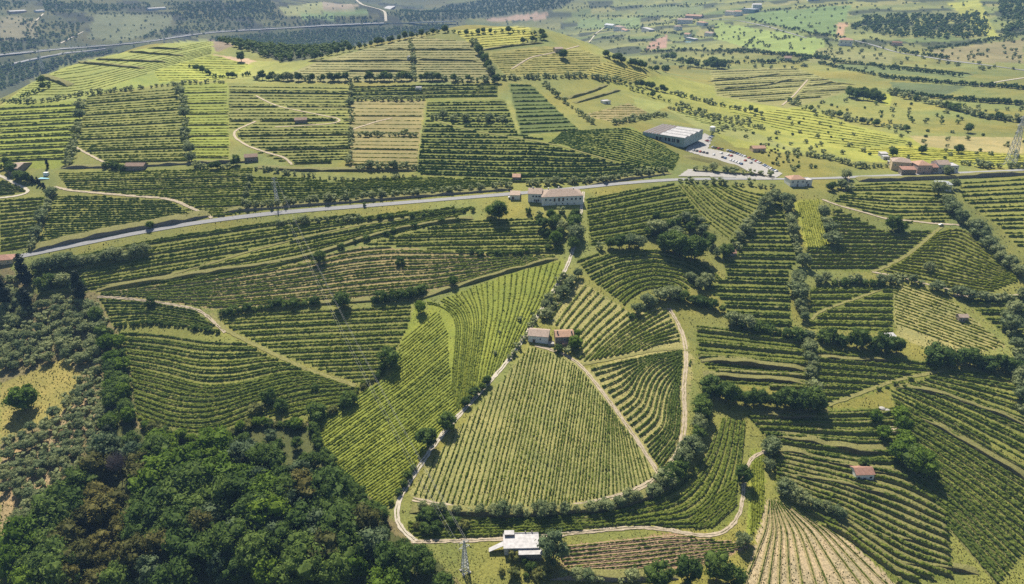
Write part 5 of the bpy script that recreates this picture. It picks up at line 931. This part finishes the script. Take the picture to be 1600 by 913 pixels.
house('garden_shed', 'small terracotta-roofed shed standing in vines above the road', (801,283), (813,283), 9, 3.2, 'gable', 1.6, 'tile_orange', 'stone_house', doors=[(.5,0,1.2,2)])
# warehouse
def warehouse():
    A, B, C = proj([(1004,211), (1068,233), (1101,224)]); e_, L = house('warehouse', 'large blue-grey industrial warehouse with a pale ridged roof and a pink striped end', (1004,211), (1068,233), max(34, min(46, float(np.linalg.norm(C[:2]-B[:2])))), 6.3, 'flat', 0, 'roof_metal', 'panel_blue', over=.6)
    dp = max(34, min(46, float(np.linalg.norm(C[:2]-B[:2]))))
    for i in range(4):          # low ridges of the pale roof
        y0, y1 = dp*(i/4)+.2, dp*((i+1)/4)-.2; xa, xb = -L/2+L*.42, L/2; r = MB()
        r.poly([(xa, y0, 6.58), (xb, y0, 6.58), (xb, y1, 6.58), (xa, y1, 6.58), (xa, (y0+y1)/2, 7.7), (xb, (y0+y1)/2, 7.7)], [(0, 1, 5, 4), (2, 3, 4, 5), (3, 0, 4), (1, 2, 5)]); r.build('roof_ridge', 'roof_white', e_)
        s = MB(); s.box(xa+1, xb-1, y1-.1, y1+.3, 6.6, 7.0); s.build('gutter', 'plaster_grey', e_)
    for i in range(9):          # striped older end
        xa = -L/2+L*.42*i/9; r = MB(); wd = L*.42/9
        r.poly([(xa+.05, .2, 6.6), (xa+wd-.05, .2, 6.6), (xa+wd-.05, dp-.2, 6.6), (xa+.05, dp-.2, 6.6), (xa+wd/2, .2, 7.5), (xa+wd/2, dp-.2, 7.5)], [(0, 4, 5, 3), (1, 2, 5, 4), (0, 1, 4), (2, 3, 5)]); r.build('roof_bay', 'tile_pink' if i % 2 else 'roof_white', e_)
    for i in range(14):         # wall panels and posts
        c = MB(); x = -L/2+L*(i+.5)/14; c.box(x-.18, x+.18, -.2, .02, 0, 6.1); c.build('post', 'plaster_grey', e_)
    for i in range(6):
        c = MB(); x = -L/2+L*(.35+i*.1); c.box(x-1.6, x+1.6, -.06, .03, 1.2, 4.6); c.build('window', 'glass_dark', e_)
    for i in range(7):
        c = MB(); y = dp*(i+.5)/7; c.box(L/2-.02, L/2+.2, y-.18, y+.18, 0, 6.1); c.build('post', 'plaster_grey', e_)
warehouse()
# farm
house('farm_shed', 'white farm shed with a pinkish tiled roof beside the pale lane', (825,534), (856,538), 10, 4.6, 'gable', 1.9, 'tile_pink', 'plaster_white', wins=[(.62,2.4,.7,.7)], doors=[(.3,.1,1.4,2.2)])
house('stone_farmhouse', 'dark stone farmhouse with an orange roof and a lower porch roof', (868,540), (896,540), 9, 6.0, 'gable', 1.9, 'tile_orange', 'stone_house', wins=[(.2,3.6,1,1.1),(.5,3.6,1,1.1),(.8,3.6,1,1.1),(.3,.8,.9,1.1)], doors=[(.6,.1,1.2,2.2)], chim=[(.12,.3,.9),(.9,.3,.6)])
house('porch', 'low tiled porch in front of the stone farmhouse', (879,544), (897,543), 4.2, 2.9, 'shed', .7, 'tile_orange', 'stone_house', doors=[(.5,.1,1.2,2.1)])
house('cistern', 'small pale concrete cistern between shed and farmhouse', (857,541), (866,541), 3.2, 1.0, 'flat', 0, 'concrete', 'concrete')
# ruin
def ruin():
    e, L = house('flat_roofed_ruin', 'grey concrete house with white flat roofs and a ramp at the sandy track', (788,868), (842,866), 9, 3.7, 'flat', 0, 'roof_white', 'plaster_grey', wins=[(.15,2,1,1),(.7,1.8,1.1,1.2),(.88,1.8,1.1,1.2)], doors=[(.45,.1,1.3,2.2)], over=1.2)
    m = MB(); m.box(-L/2+6.6, L/2+1.2, -3.2, -.12, -2, 3.2); m.build('front_block', 'stone_house', e)
    m = MB(); m.box(-L/2+6.3, L/2+1.5, -3.5, .1, 3.22, 3.45); m.build('lower_roof', 'roof_white', e)
    m = MB(); m.poly([(-L/2-7, 1, 1.2), (-L/2-.4, 2, 3.6), (-L/2-.4, 5, 3.6), (-L/2-7, 3.4, 1.2), (-L/2-7, 1, 1.0), (-L/2-.4, 2, 3.35), (-L/2-.4, 5, 3.35), (-L/2-7, 3.4, 1.0)], [(0, 1, 2, 3), (7, 6, 5, 4), (0, 4, 5, 1), (3, 2, 6, 7), (0, 3, 7, 4)]); m.build('ramp', 'roof_white', e)
    m = MB(); m.box(-L/2+.5, -L/2+4.5, 7.4, 9.6, 3.8, 5.2); m.build('stair_hut', 'stone_house', e); m = MB(); m.box(-L/2+.2, -L/2+4.8, 7.1, 9.9, 5.2, 5.4); m.build('stair_roof', 'roof_white', e)
    for x in (-L/2+10, -L/2+13): m = MB(); m.box(x-.25, x+.25, 9.2, 9.7, 3.9, 5.0); m.build('chimney', 'stone_house', e)
ruin()
HS = [
 ('stone_hut','stone hut with a brown tiled roof beside the dark wall',(196,268),(225,266),9,4.0,'gable',1.8,'tile_brown','stone_house'),
 ('stone_hut','brown-roofed hut on the looping sandy track',(461,194),(480,193),9,3.6,'gable',1.7,'tile_brown','stone_house'),
 ('stone_hut','brown-roofed hut by the bend of the lower sandy track',(383,254),(403,252),9,4.0,'gable',1.8,'tile_brown','stone_house'),
 ('villa','stone villa with a long pinkish roof above the pool garden',(14,274),(30,274),20,6.0,'gable',2.2,'tile_pink','stone_house'),
 ('roadside_house','house with a low red roof at the end of the roadside olive hedge',(-20,418),(20,412),11,4.0,'hip',2.2,'tile_red','plaster_ochre'),
 ('white_hut','small white flat-roofed hut on the hilltop hedge',(636,94),(648,94),8,4.0,'flat',0,'roof_white','plaster_white'),
 ('white_hut','small white hut in the green plot under the hilltop',(649,142),(658,142),7,3.4,'flat',0,'roof_white','plaster_white'),
 ('red_roofed_hut','red-roofed hut beside the overgrown hollow',(1132,402),(1150,402),6,3.0,'gable',1.5,'tile_red','stone_house'),
 ('pink_roofed_hut','small pink-roofed hut in the tan plot',(1498,503),(1512,503),5,3.2,'gable',1.2,'tile_pink','stone_house'),
 ('white_roofed_shed','open shed with a white sheet roof at the boundary thicket',(1386,532),(1399,532),4,2.6,'shed',.5,'roof_white','stone_house'),
 ('tiled_hut','whitewashed hut with a red tiled roof on the stepped terraces',(1336,752),(1364,752),7,4.2,'gable',1.7,'tile_red','plaster_white'),
 ('white_shed','small white-roofed shed behind the olive strip',(944,163),(954,163),8,3.4,'flat',0,'roof_white','plaster_white'),
 ('hilltop_hut','small pinkish hut near the hilltop hedge',(868,82),(880,82),9,4.5,'gable',1.6,'tile_pink','plaster_ochre'),
 ('field_house','low orange-roofed house on the slope above the car park',(1176,238),(1196,238),9,3.8,'gable',1.8,'tile_orange','plaster_ochre'),
 ('roadside_villa','white house with an orange roof at the car park exit',(1234,292),(1257,292),11,6.5,'hip',2.4,'tile_orange','plaster_white'),
 ('roadside_annex','small white flat-roofed annex beside the orange-roofed house',(1257,291),(1268,291),8,5.0,'flat',0,'roof_white','plaster_white'),
 ('grey_house','grey-roofed house below the road wall',(1464,298),(1486,300),10,6.0,'hip',1.8,'roof_metal','plaster_white'),
 ('terrace_house','tall ochre house with a hipped tile roof above the village yard',(1392,266),(1422,268),14,8.0,'hip',3.0,'tile_pink','plaster_ochre'),
 ('terrace_house','low stone house with a tiled lean-to facing the road',(1408,274),(1430,274),7,5.0,'shed',1.2,'tile_red','stone_house'),
 ('terrace_house','orange-roofed house with an arched doorway on the road',(1432,272),(1454,272),14,8.0,'hip',3.0,'tile_orange','plaster_pink'),
 ('terrace_house','narrow tile-roofed house squeezed between its neighbours',(1454,272),(1464,272),11,6.0,'gable',2.0,'tile_red','stone_house'),
 ('terrace_house','long white-fronted house with a pinkish roof on the road',(1464,271),(1482,271),12,8.0,'gable',2.6,'tile_pink','plaster_white'),
 ('terrace_house','white flat-roofed house ending the roadside terrace',(1482,271),(1496,271),11,6.6,'flat',0,'roof_white','plaster_white'),
 ('village_shed','white sheet roof over a yard shed above the village',(1376,245),(1387,245),6,2.8,'shed',.5,'roof_white','plaster_grey'),
 ('village_shed','white flat-roofed shed in the village yard',(1380,250),(1390,250),6,2.8,'flat',0,'roof_white','plaster_grey'),
 ('village_shed','pale roofed shed below the ochre house',(1390,260),(1404,260),6,3.2,'shed',.6,'roof_white','stone_house'),
 ('white_villa','big white villa with an orange roof beside the distant road',(1310,72),(1331,73),22,13,'hip',4,'tile_orange','plaster_white'),
 ('ruined_house','reddish ruined house beside the distant road',(1392,72),(1408,72),16,7,'flat',0,'tile_red','plaster_pink'),
 ('dark_barn','dark barn among trees on the far eastern slope',(1225,96),(1236,96),18,6,'gable',3,'tile_brown','plaster_grey'),
 ('long_shed','very long white shed on the far western ridge',(233,17),(260,15),18,7,'gable',2,'roof_white','plaster_white'),
 ('long_shed','white-roofed shed over a dark wall on the far western slope',(17,22),(42,19),26,7,'gable',2.5,'roof_white','plaster_pink'),
 ('long_shed','small white shed beside the far western slope lane',(58,20),(70,19),18,6,'gable',2,'roof_white','plaster_white'),
 ('hamlet_house','tall white house at the end of the hamlet lane',(958,49),(969,49),22,14,'hip',4,'tile_pink','plaster_white'),
 ('hamlet_house','white house with a grey roof beside the hamlet lane',(944,44),(957,44),20,11,'gable',4,'roof_metal','plaster_white'),
 ('hamlet_house','low white bungalow beside the tall hamlet house',(970,50),(978,50),14,6,'gable',3,'tile_orange','plaster_white'),
 ('hamlet_house','pale house with a flat roof among the hamlet orchards',(1002,50),(1014,50),18,10,'flat',0,'roof_white','plaster_grey'),
 ('hamlet_house','white house beside the hamlet pool',(1068,59),(1076,60),16,10,'gable',3,'tile_orange','plaster_white'),
 ('hamlet_house','blue-grey house over the hamlet pool',(1070,63),(1084,64),14,6,'flat',0,'roof_white','panel_blue'),
 ('hamlet_house','long pale winery building above the hamlet',(1058,38),(1082,37),26,12,'gable',4,'tile_pink','plaster_white'),
 ('hamlet_house','pink-walled building behind the winery',(1070,30),(1095,29),24,9,'gable',4,'tile_orange','plaster_pink'),
 ('hamlet_house','square white house under the winery',(1056,48),(1066,47),16,11,'hip',3,'tile_pink','plaster_white'),
 ('hamlet_house','white house at the dark cypress grove',(1088,40),(1099,41),18,10,'hip',3,'tile_orange','plaster_white'),
 ('hamlet_house','small white house below the cypress grove',(1100,57),(1112,57),16,9,'gable',3,'tile_pink','plaster_white'),
 ('far_factory','blue-grey factory on the skyline ridge',(1158,22),(1176,21),34,14,'flat',0,'roof_metal','panel_blue'),
 ('far_factory','white factory hall beside the blue-grey one',(1176,14),(1190,13),34,12,'gable',3,'roof_white','plaster_white'),
 ('far_factory','row of white houses in front of the factory',(1132,25),(1146,24),24,12,'gable',3,'tile_pink','plaster_white'),
 ('far_factory','white houses west of the factory',(1146,26),(1157,25),24,14,'gable',3,'tile_orange','plaster_white'),
 ('service_station','pale service station roof above the slip road',(592,13),(618,11),40,7,'flat',0,'roof_white','tile_red'),
 ('far_factory','white building on the northern ridge',(1262,2),(1280,1),28,9,'gable',3,'roof_white','plaster_white'),
]
for nm, lab, fl, fr, dp, h, rf, rs, rm, wm in HS:
    wpx = fr[0]-fl[0]; n = 2 if wpx < 16 else 3
    wins = [((i+.5)/n, h*.55 if h > 4.5 else h*.4, 1.1 if h < 9 else 2.0, min(1.3, h*.28) if h < 9 else 2.2) for i in range(n)] if 'ruin' not in nm and 'shed' not in nm or 'village' in nm else [(.3, h*.35, 1.2, 1.2)]
    house(nm, lab, fl, fr, dp, h, rf, rs, rm, wm, wins=[w_ for i, w_ in enumerate(wins) if i != n//2 or h > 5], doors=[(.5, .05, 1.3, 2.1)])
# pool garden, tanks, basins
def slab(name, label, px, lx, ly, h, mat, cat, rim=None, rz=0.0):
    P = at(*px); e = add(name, None, label=label, cat=cat, loc=(P[0], P[1], P[2]), rz=rz); m = MB(); m.box(-lx/2, lx/2, -ly/2, ly/2, -.8, h); m.build('basin' if rim else 'body', rim or mat, e)
    if rim: m = MB(); m.box(-lx/2+.4, lx/2-.4, -ly/2+.4, ly/2-.4, h-.1, h+.03); m.build('water', mat, e)
slab('swimming_pool', 'light blue swimming pool in the villa garden', (70,279), 10, 5, .25, 'water_pool', 'pool', 'concrete')
slab('hamlet_pool', 'small turquoise pool below the hamlet house', (1077,66), 22, 12, .4, 'water_pool', 'pool', 'concrete')
slab('water_basin', 'low brown water basin below the small bright trees', (1395,673), 10, 5, 1.0, 'dirt', 'basin')
slab('pool_cabin', 'tiny white cabin behind the villa pool', (73,274), 4, 3, 2.6, 'plaster_white', 'cabin')
def tank(name, label, px, r, h, mat):
    P = at(*px); n = 20; V = []; Q = []
    for k, (rr, z) in enumerate(((r, -1), (r, h), (r*.6, h+r*.22), (0.02, h+r*.3))):
        for i in range(n): V.append((rr*math.cos(2*math.pi*i/n), rr*math.sin(2*math.pi*i/n), z))
    for k in range(3):
        for i in range(n): Q.append((k*n+i, k*n+(i+1) % n, (k+1)*n+(i+1) % n, (k+1)*n+i))
    add(name, mesh_np(name, np.array(V), [np.array(Q)], mat), label=label, cat='tank', loc=(P[0], P[1], P[2]))
tank('storage_tank', 'white domed storage tank beside the warehouse', (1113,205), 3, 4.5, 'plaster_white'); tank('water_tank', 'pale round water tank on the dark terrace', (1378,640), 1.7, 1.0, 'concrete'); tank('water_tank', 'small pale round tank beside the larger water tank', (1386,643), 1.5, 1.0, 'concrete')

# ------------------------------------------------------------------ parked cars
def car_mesh(mat):
    prof = [(-2.1,.35),(-2.1,.8),(-1.9,.95),(-1.25,1.0),(-.7,1.45),(.75,1.47),(1.35,1.0),(2.0,.85),(2.1,.6),(2.1,.35)]
    V = [(x, y*(.86 if z > 1.1 else 1), z) for y in (-.85, .85) for x, z in prof]; n = len(prof); Fc = [tuple(range(n))[::-1], tuple(range(n, 2*n))]+[(i, (i+1) % n, (i+1) % n+n, i+n) for i in range(n)]
    me = bpy.data.meshes.new('body'); me.from_pydata(V, [], Fc); me.materials.append(MATS[mat]); me.update(); return me
CARM = [car_mesh(m) for m in ('car_white', 'car_silver', 'car_dark', 'car_white', 'car_red', 'car_blue', 'car_silver')]; CARN = ['white', 'silver', 'dark', 'white', 'red', 'blue', 'silver']
_m = MB(); _m.box(-1.0, .95, -.87, .87, 1.05, 1.38); _o = _m.build('windows', 'glass_dark'); WINM = _o.data; bpy.data.objects.remove(_o)
_m = MB()
for i in range(10):
    a = 2*math.pi*i/10; b = 2*math.pi*(i+1)/10; _m.poly([(0, -.12, 0), (.33*math.cos(a), -.12, .33*math.sin(a)), (.33*math.cos(b), -.12, .33*math.sin(b)), (.33*math.cos(a), .12, .33*math.sin(a)), (.33*math.cos(b), .12, .33*math.sin(b)), (0, .12, 0)], [(0, 1, 2), (5, 4, 3), (1, 3, 4, 2)])
_o = _m.build('wheel', 'car_dark'); WHM = _o.data; bpy.data.objects.remove(_o)
def car(x, y, rz, k, label, group):
    e = add('parked_car', None, label=label, cat='car', group=group, loc=(x, y, gz(x, y)+.38), rz=rz); add('body', CARM[k], e); add('windows', WINM, e)
    for a in (-1.3, 1.3):
        for b in (-.82, .82): o = add('wheel', WHM, e); o.location = (a, b, .33)
def car_line(pts, gap, where, turn, thin=.9):
    P = world_line(pts, .5, False); s = np.concatenate([[0], np.cumsum(np.linalg.norm(np.diff(P[:, :2], axis=0), axis=1))]); t = np.arange(1, s[-1]-1, gap); d = P[-1]-P[0]; rz = math.atan2(d[1], d[0])+turn
    for q in t:
        if RNG.random() > thin: continue
        k = int(RNG.integers(7)); car(np.interp(q, s, P[:, 0]), np.interp(q, s, P[:, 1]), rz+RNG.normal(0, .04), k, CARN[k]+' car parked '+where, 'cars parked '+where)
car_line([(1112,231),(1140,237),(1175,250),(1215,270)], 3.0, 'along the upper edge of the sloping car park', math.pi/2)
car_line([(1082,236),(1120,244),(1165,260)], 3.2, 'along the wall of the sloping car park', math.pi/2, .75)
car_line([(1120,239),(1150,247),(1185,260)], 3.4, 'in the middle row of the sloping car park', math.pi/2, .6)
car_line([(1104,222),(1112,214)], 4, 'beside the warehouse end wall', math.pi/2, .8)
for (u, v, k, lab) in [(1470,353,0,'lone white car parked at the end of the sandy track'), (798,310,0,'white car parked beside the manor outbuilding'), (1410,273,0,'white car on the road in front of the stone lean-to'), (1462,272,3,'white car on the road before the long white-fronted house')]:
    P = at(u, v); car(P[0], P[1], .3, k, lab, None)

# ------------------------------------------------------------------ pylons and wires
def pylon(label, px, H, base, arms, r=.09):
    P = at(*px); e = add('pylon', None, label=label, cat='pylon', loc=(P[0], P[1], P[2]), rz=.5); top = base*.16; m = MB(); n = 9
    def c(k, i): w_ = base*(1-k/n)+top*k/n; sx, sy = ((-1,-1),(1,-1),(1,1),(-1,1))[i % 4]; return (sx*w_/2, sy*w_/2, H*k/n)
    for i in range(4):
        leg = MB(); leg.bar(c(0, i), c(n, i), r*1.4); leg.build('leg', 'steel', e)
        for k in range(n): m.bar(c(k, i), c(k+1, i+1), r); m.bar(c(k, i+1), c(k+1, i), r); m.bar(c(k, i), c(k, i+1), r*.8)
    m.build('lattice', 'steel', e); tips = []
    for f, L in arms:
        a = MB(); z = H*f
        for s in (-1, 1):
            a.bar((s*base*.1, 0, z), (s*L, 0, z+.25), r); a.bar((s*base*.1, 0, z+1.5), (s*L, 0, z+.25), r); ins = MB(); ins.bar((s*L, 0, z+.2), (s*L, 0, z-1.4), .12); ins.build('insulator', 'glass_dark', e)
            tips.append(Vector((P[0]+math.cos(.5)*s*L, P[1]+math.sin(.5)*s*L, P[2]+z-1.3)))
        a.build('cross_arm', 'steel', e)
    f_ = MB()
    for i in range(4): x, y, _ = c(0, i); f_.box(x-.5, x+.5, y-.5, y+.5, -1.5, .4)
    f_.build('footing', 'concrete', e); return tips
t1 = pylon('white lattice pylon standing beside the flat-roofed ruin', (727,893), 18, 3.0, [(.78,2.6),(.94,2.2)], .10)
t2 = pylon('small lattice pylon in the strip above the main road', (433,316), 20, 3.0, [(.78,2.6),(.94,2.2)], .08)
t3 = pylon('tall lattice pylon behind the roadside houses', (1578,258), 46, 8, [(.68,7),(.82,8),(.95,6)], .16)
t4 = pylon('tall lattice pylon on the valley side below the motorway', (68,112), 60, 10, [(.7,9),(.85,10)], .28)
t5 = pylon('thin lattice pylon on the western spur skyline', (257,66), 30, 5, [(.8,5)], .18)
def wire(a, b, sag, label, r=.035):
    n = 24; P = [a.lerp(b, i/n)-Vector((0, 0, sag*4*(i/n)*(1-i/n))) for i in range(n+1)]; m = MB()
    for p, q in zip(P[:-1], P[1:]): m.bar(p, q, r)
    m.build('power_line', 'wire', label=label, cat='wire', group='power lines between the ruin pylon and the road pylon')
for a, b in zip(t1, t2): wire(a, b, 9, 'slack power line crossing the vineyards between the two small pylons')
# viaduct
def viaduct():
    A, B = proj([(592,38.5), (712,38)]); z = max(A[2], gz(*A[:2]))+4; e = add('viaduct', None, label='long concrete viaduct carrying the motorway across the valley', cat='viaduct', loc=(A[0], A[1], z)); d = Vector((B[0]-A[0], B[1]-A[1], 0)); L = min(d.length, 520); e.rotation_euler = (0, 0, math.atan2(d.y, d.x))
    m = MB(); m.box(0, L, -8, 8, -2, 0); m.build('deck', 'concrete', e)
    for s in (-8, 7.6): m = MB(); m.box(0, L, s, s+.4, 0, 1.1); m.build('parapet', 'plaster_white', e)
    k = 0
    while k*60 < L:
        x = 20+k*60; wx = A[0]+d.normalized().x*x; wy = A[1]+d.normalized().y*x; m = MB(); m.box(x-2, x+2, -4, 4, gz(wx, wy)-z-3, -2.01); m.build('pier', 'concrete', e); k += 1
viaduct()
for pts, lab in [([(-30,89),(0,85.5),(60,79.5),(120,73.5),(200,68.5),(260,60.5),(300,52.5),(360,47.5),(440,43.5),(520,38.5),(590,36)], 'upper'), ([(-30,110),(20,103),(60,92.5),(110,84),(160,78)], 'lower')]:
    P = world_line(pts, 8); m = MB()
    for p, q in zip(P[:-1], P[1:]):
        a = Vector(p)+Vector((0, 0, 1.6)); b = Vector(q)+Vector((0, 0, 1.6)); m.bar(a, b, .8)
    m.build('crash_barrier', 'plaster_white', label='white crash barrier along the '+lab+' motorway carriageway', cat='barrier')

# ------------------------------------------------------------------ air
m, t, b = nodes('air'); t.nodes.remove(b); pv = t.nodes.new('ShaderNodeVolumePrincipled'); pv.inputs['Color'].default_value = (.33, .58, 1.0, 1); pv.inputs['Density'].default_value = 0.00009; pv.inputs['Anisotropy'].default_value = .0
t.links.new(pv.outputs[0], t.nodes['Material Output'].inputs['Volume'])
_m = MB(); R_ = 13200; _m.box(-11500, 11500, -400, R_, HG.min()-2, max(CAMZ+5, HG.max()+25)); _m.build('haze', 'air', kind='stuff', label='thin blue summer haze over the whole valley', cat='haze')

# ------------------------------------------------------------------ rough grass and weeds
def tufts(name, mat, n, label, seed, hmul=1.0):
    rng = np.random.default_rng(seed); px = np.stack([rng.uniform(-20, 1620, n), 300+rng.random(n)**.85*630], 1)
    ok = ~MASK[np.clip(px[:, 1].astype(int), 0, 959), np.clip(px[:, 0].astype(int), 0, 1639)]
    ok &= ~inside(px, [(205,690),(400,680),(480,690),(600,830),(690,900),(690,940),(20,940),(165,745)])
    px = px[ok]; P = proj(px); cl = vnoise(P[:, 0]/9, P[:, 1]/9, seed)+.5*vnoise(P[:, 0]/30, P[:, 1]/30, seed+1); P = P[cl > -.1]; m = len(P)
    d = np.linalg.norm(P-np.array([0, 0, CAMZ]), axis=1); s = rng.uniform(.25, .7, m)*np.clip(d/420, .7, 1.6); h = s*rng.uniform(.35, .8, m)*hmul; V = []; k = 3
    for i in range(k):
        a = rng.uniform(0, 3.14, m); dx = np.cos(a)*s*.5; dy = np.sin(a)*s*.5; ox = rng.normal(0, .12, m)*s; oy = rng.normal(0, .12, m)*s
        V.append(np.stack([np.column_stack([P[:, 0]-dx, P[:, 1]-dy, P[:, 2]-.05]), np.column_stack([P[:, 0]+dx, P[:, 1]+dy, P[:, 2]-.05]), np.column_stack([P[:, 0]+dx*.6+ox, P[:, 1]+dy*.6+oy, P[:, 2]+h]), np.column_stack([P[:, 0]-dx*.7+ox, P[:, 1]-dy*.7+oy, P[:, 2]+h*.8])], 1))
    V = np.concatenate(V).reshape(-1, 3); add(name, mesh_np(name, V, [np.arange(len(V)).reshape(-1, 4)], mat), kind='stuff', label=label, cat='grass')
foliage('tuft_green', (.10, .12, .03), (.19, .21, .05), (.28, .29, .075), .5, .4, 0); foliage('tuft_dry', (.20, .18, .07), (.32, .28, .12), (.42, .37, .18), .5, .35, 0); foliage('tuft_weed', (.06, .085, .02), (.12, .155, .03), (.2, .24, .05), .5, .4, 0)
tufts('rough_grass', 'tuft_green', 42000, 'rough green grass between the vine rows', 31); tufts('dry_grass', 'tuft_dry', 26000, 'dry yellow grass along rows and tracks', 33); tufts('weeds', 'tuft_weed', 20000, 'dark leafy weeds scattered over the slopes', 37, 1.3)
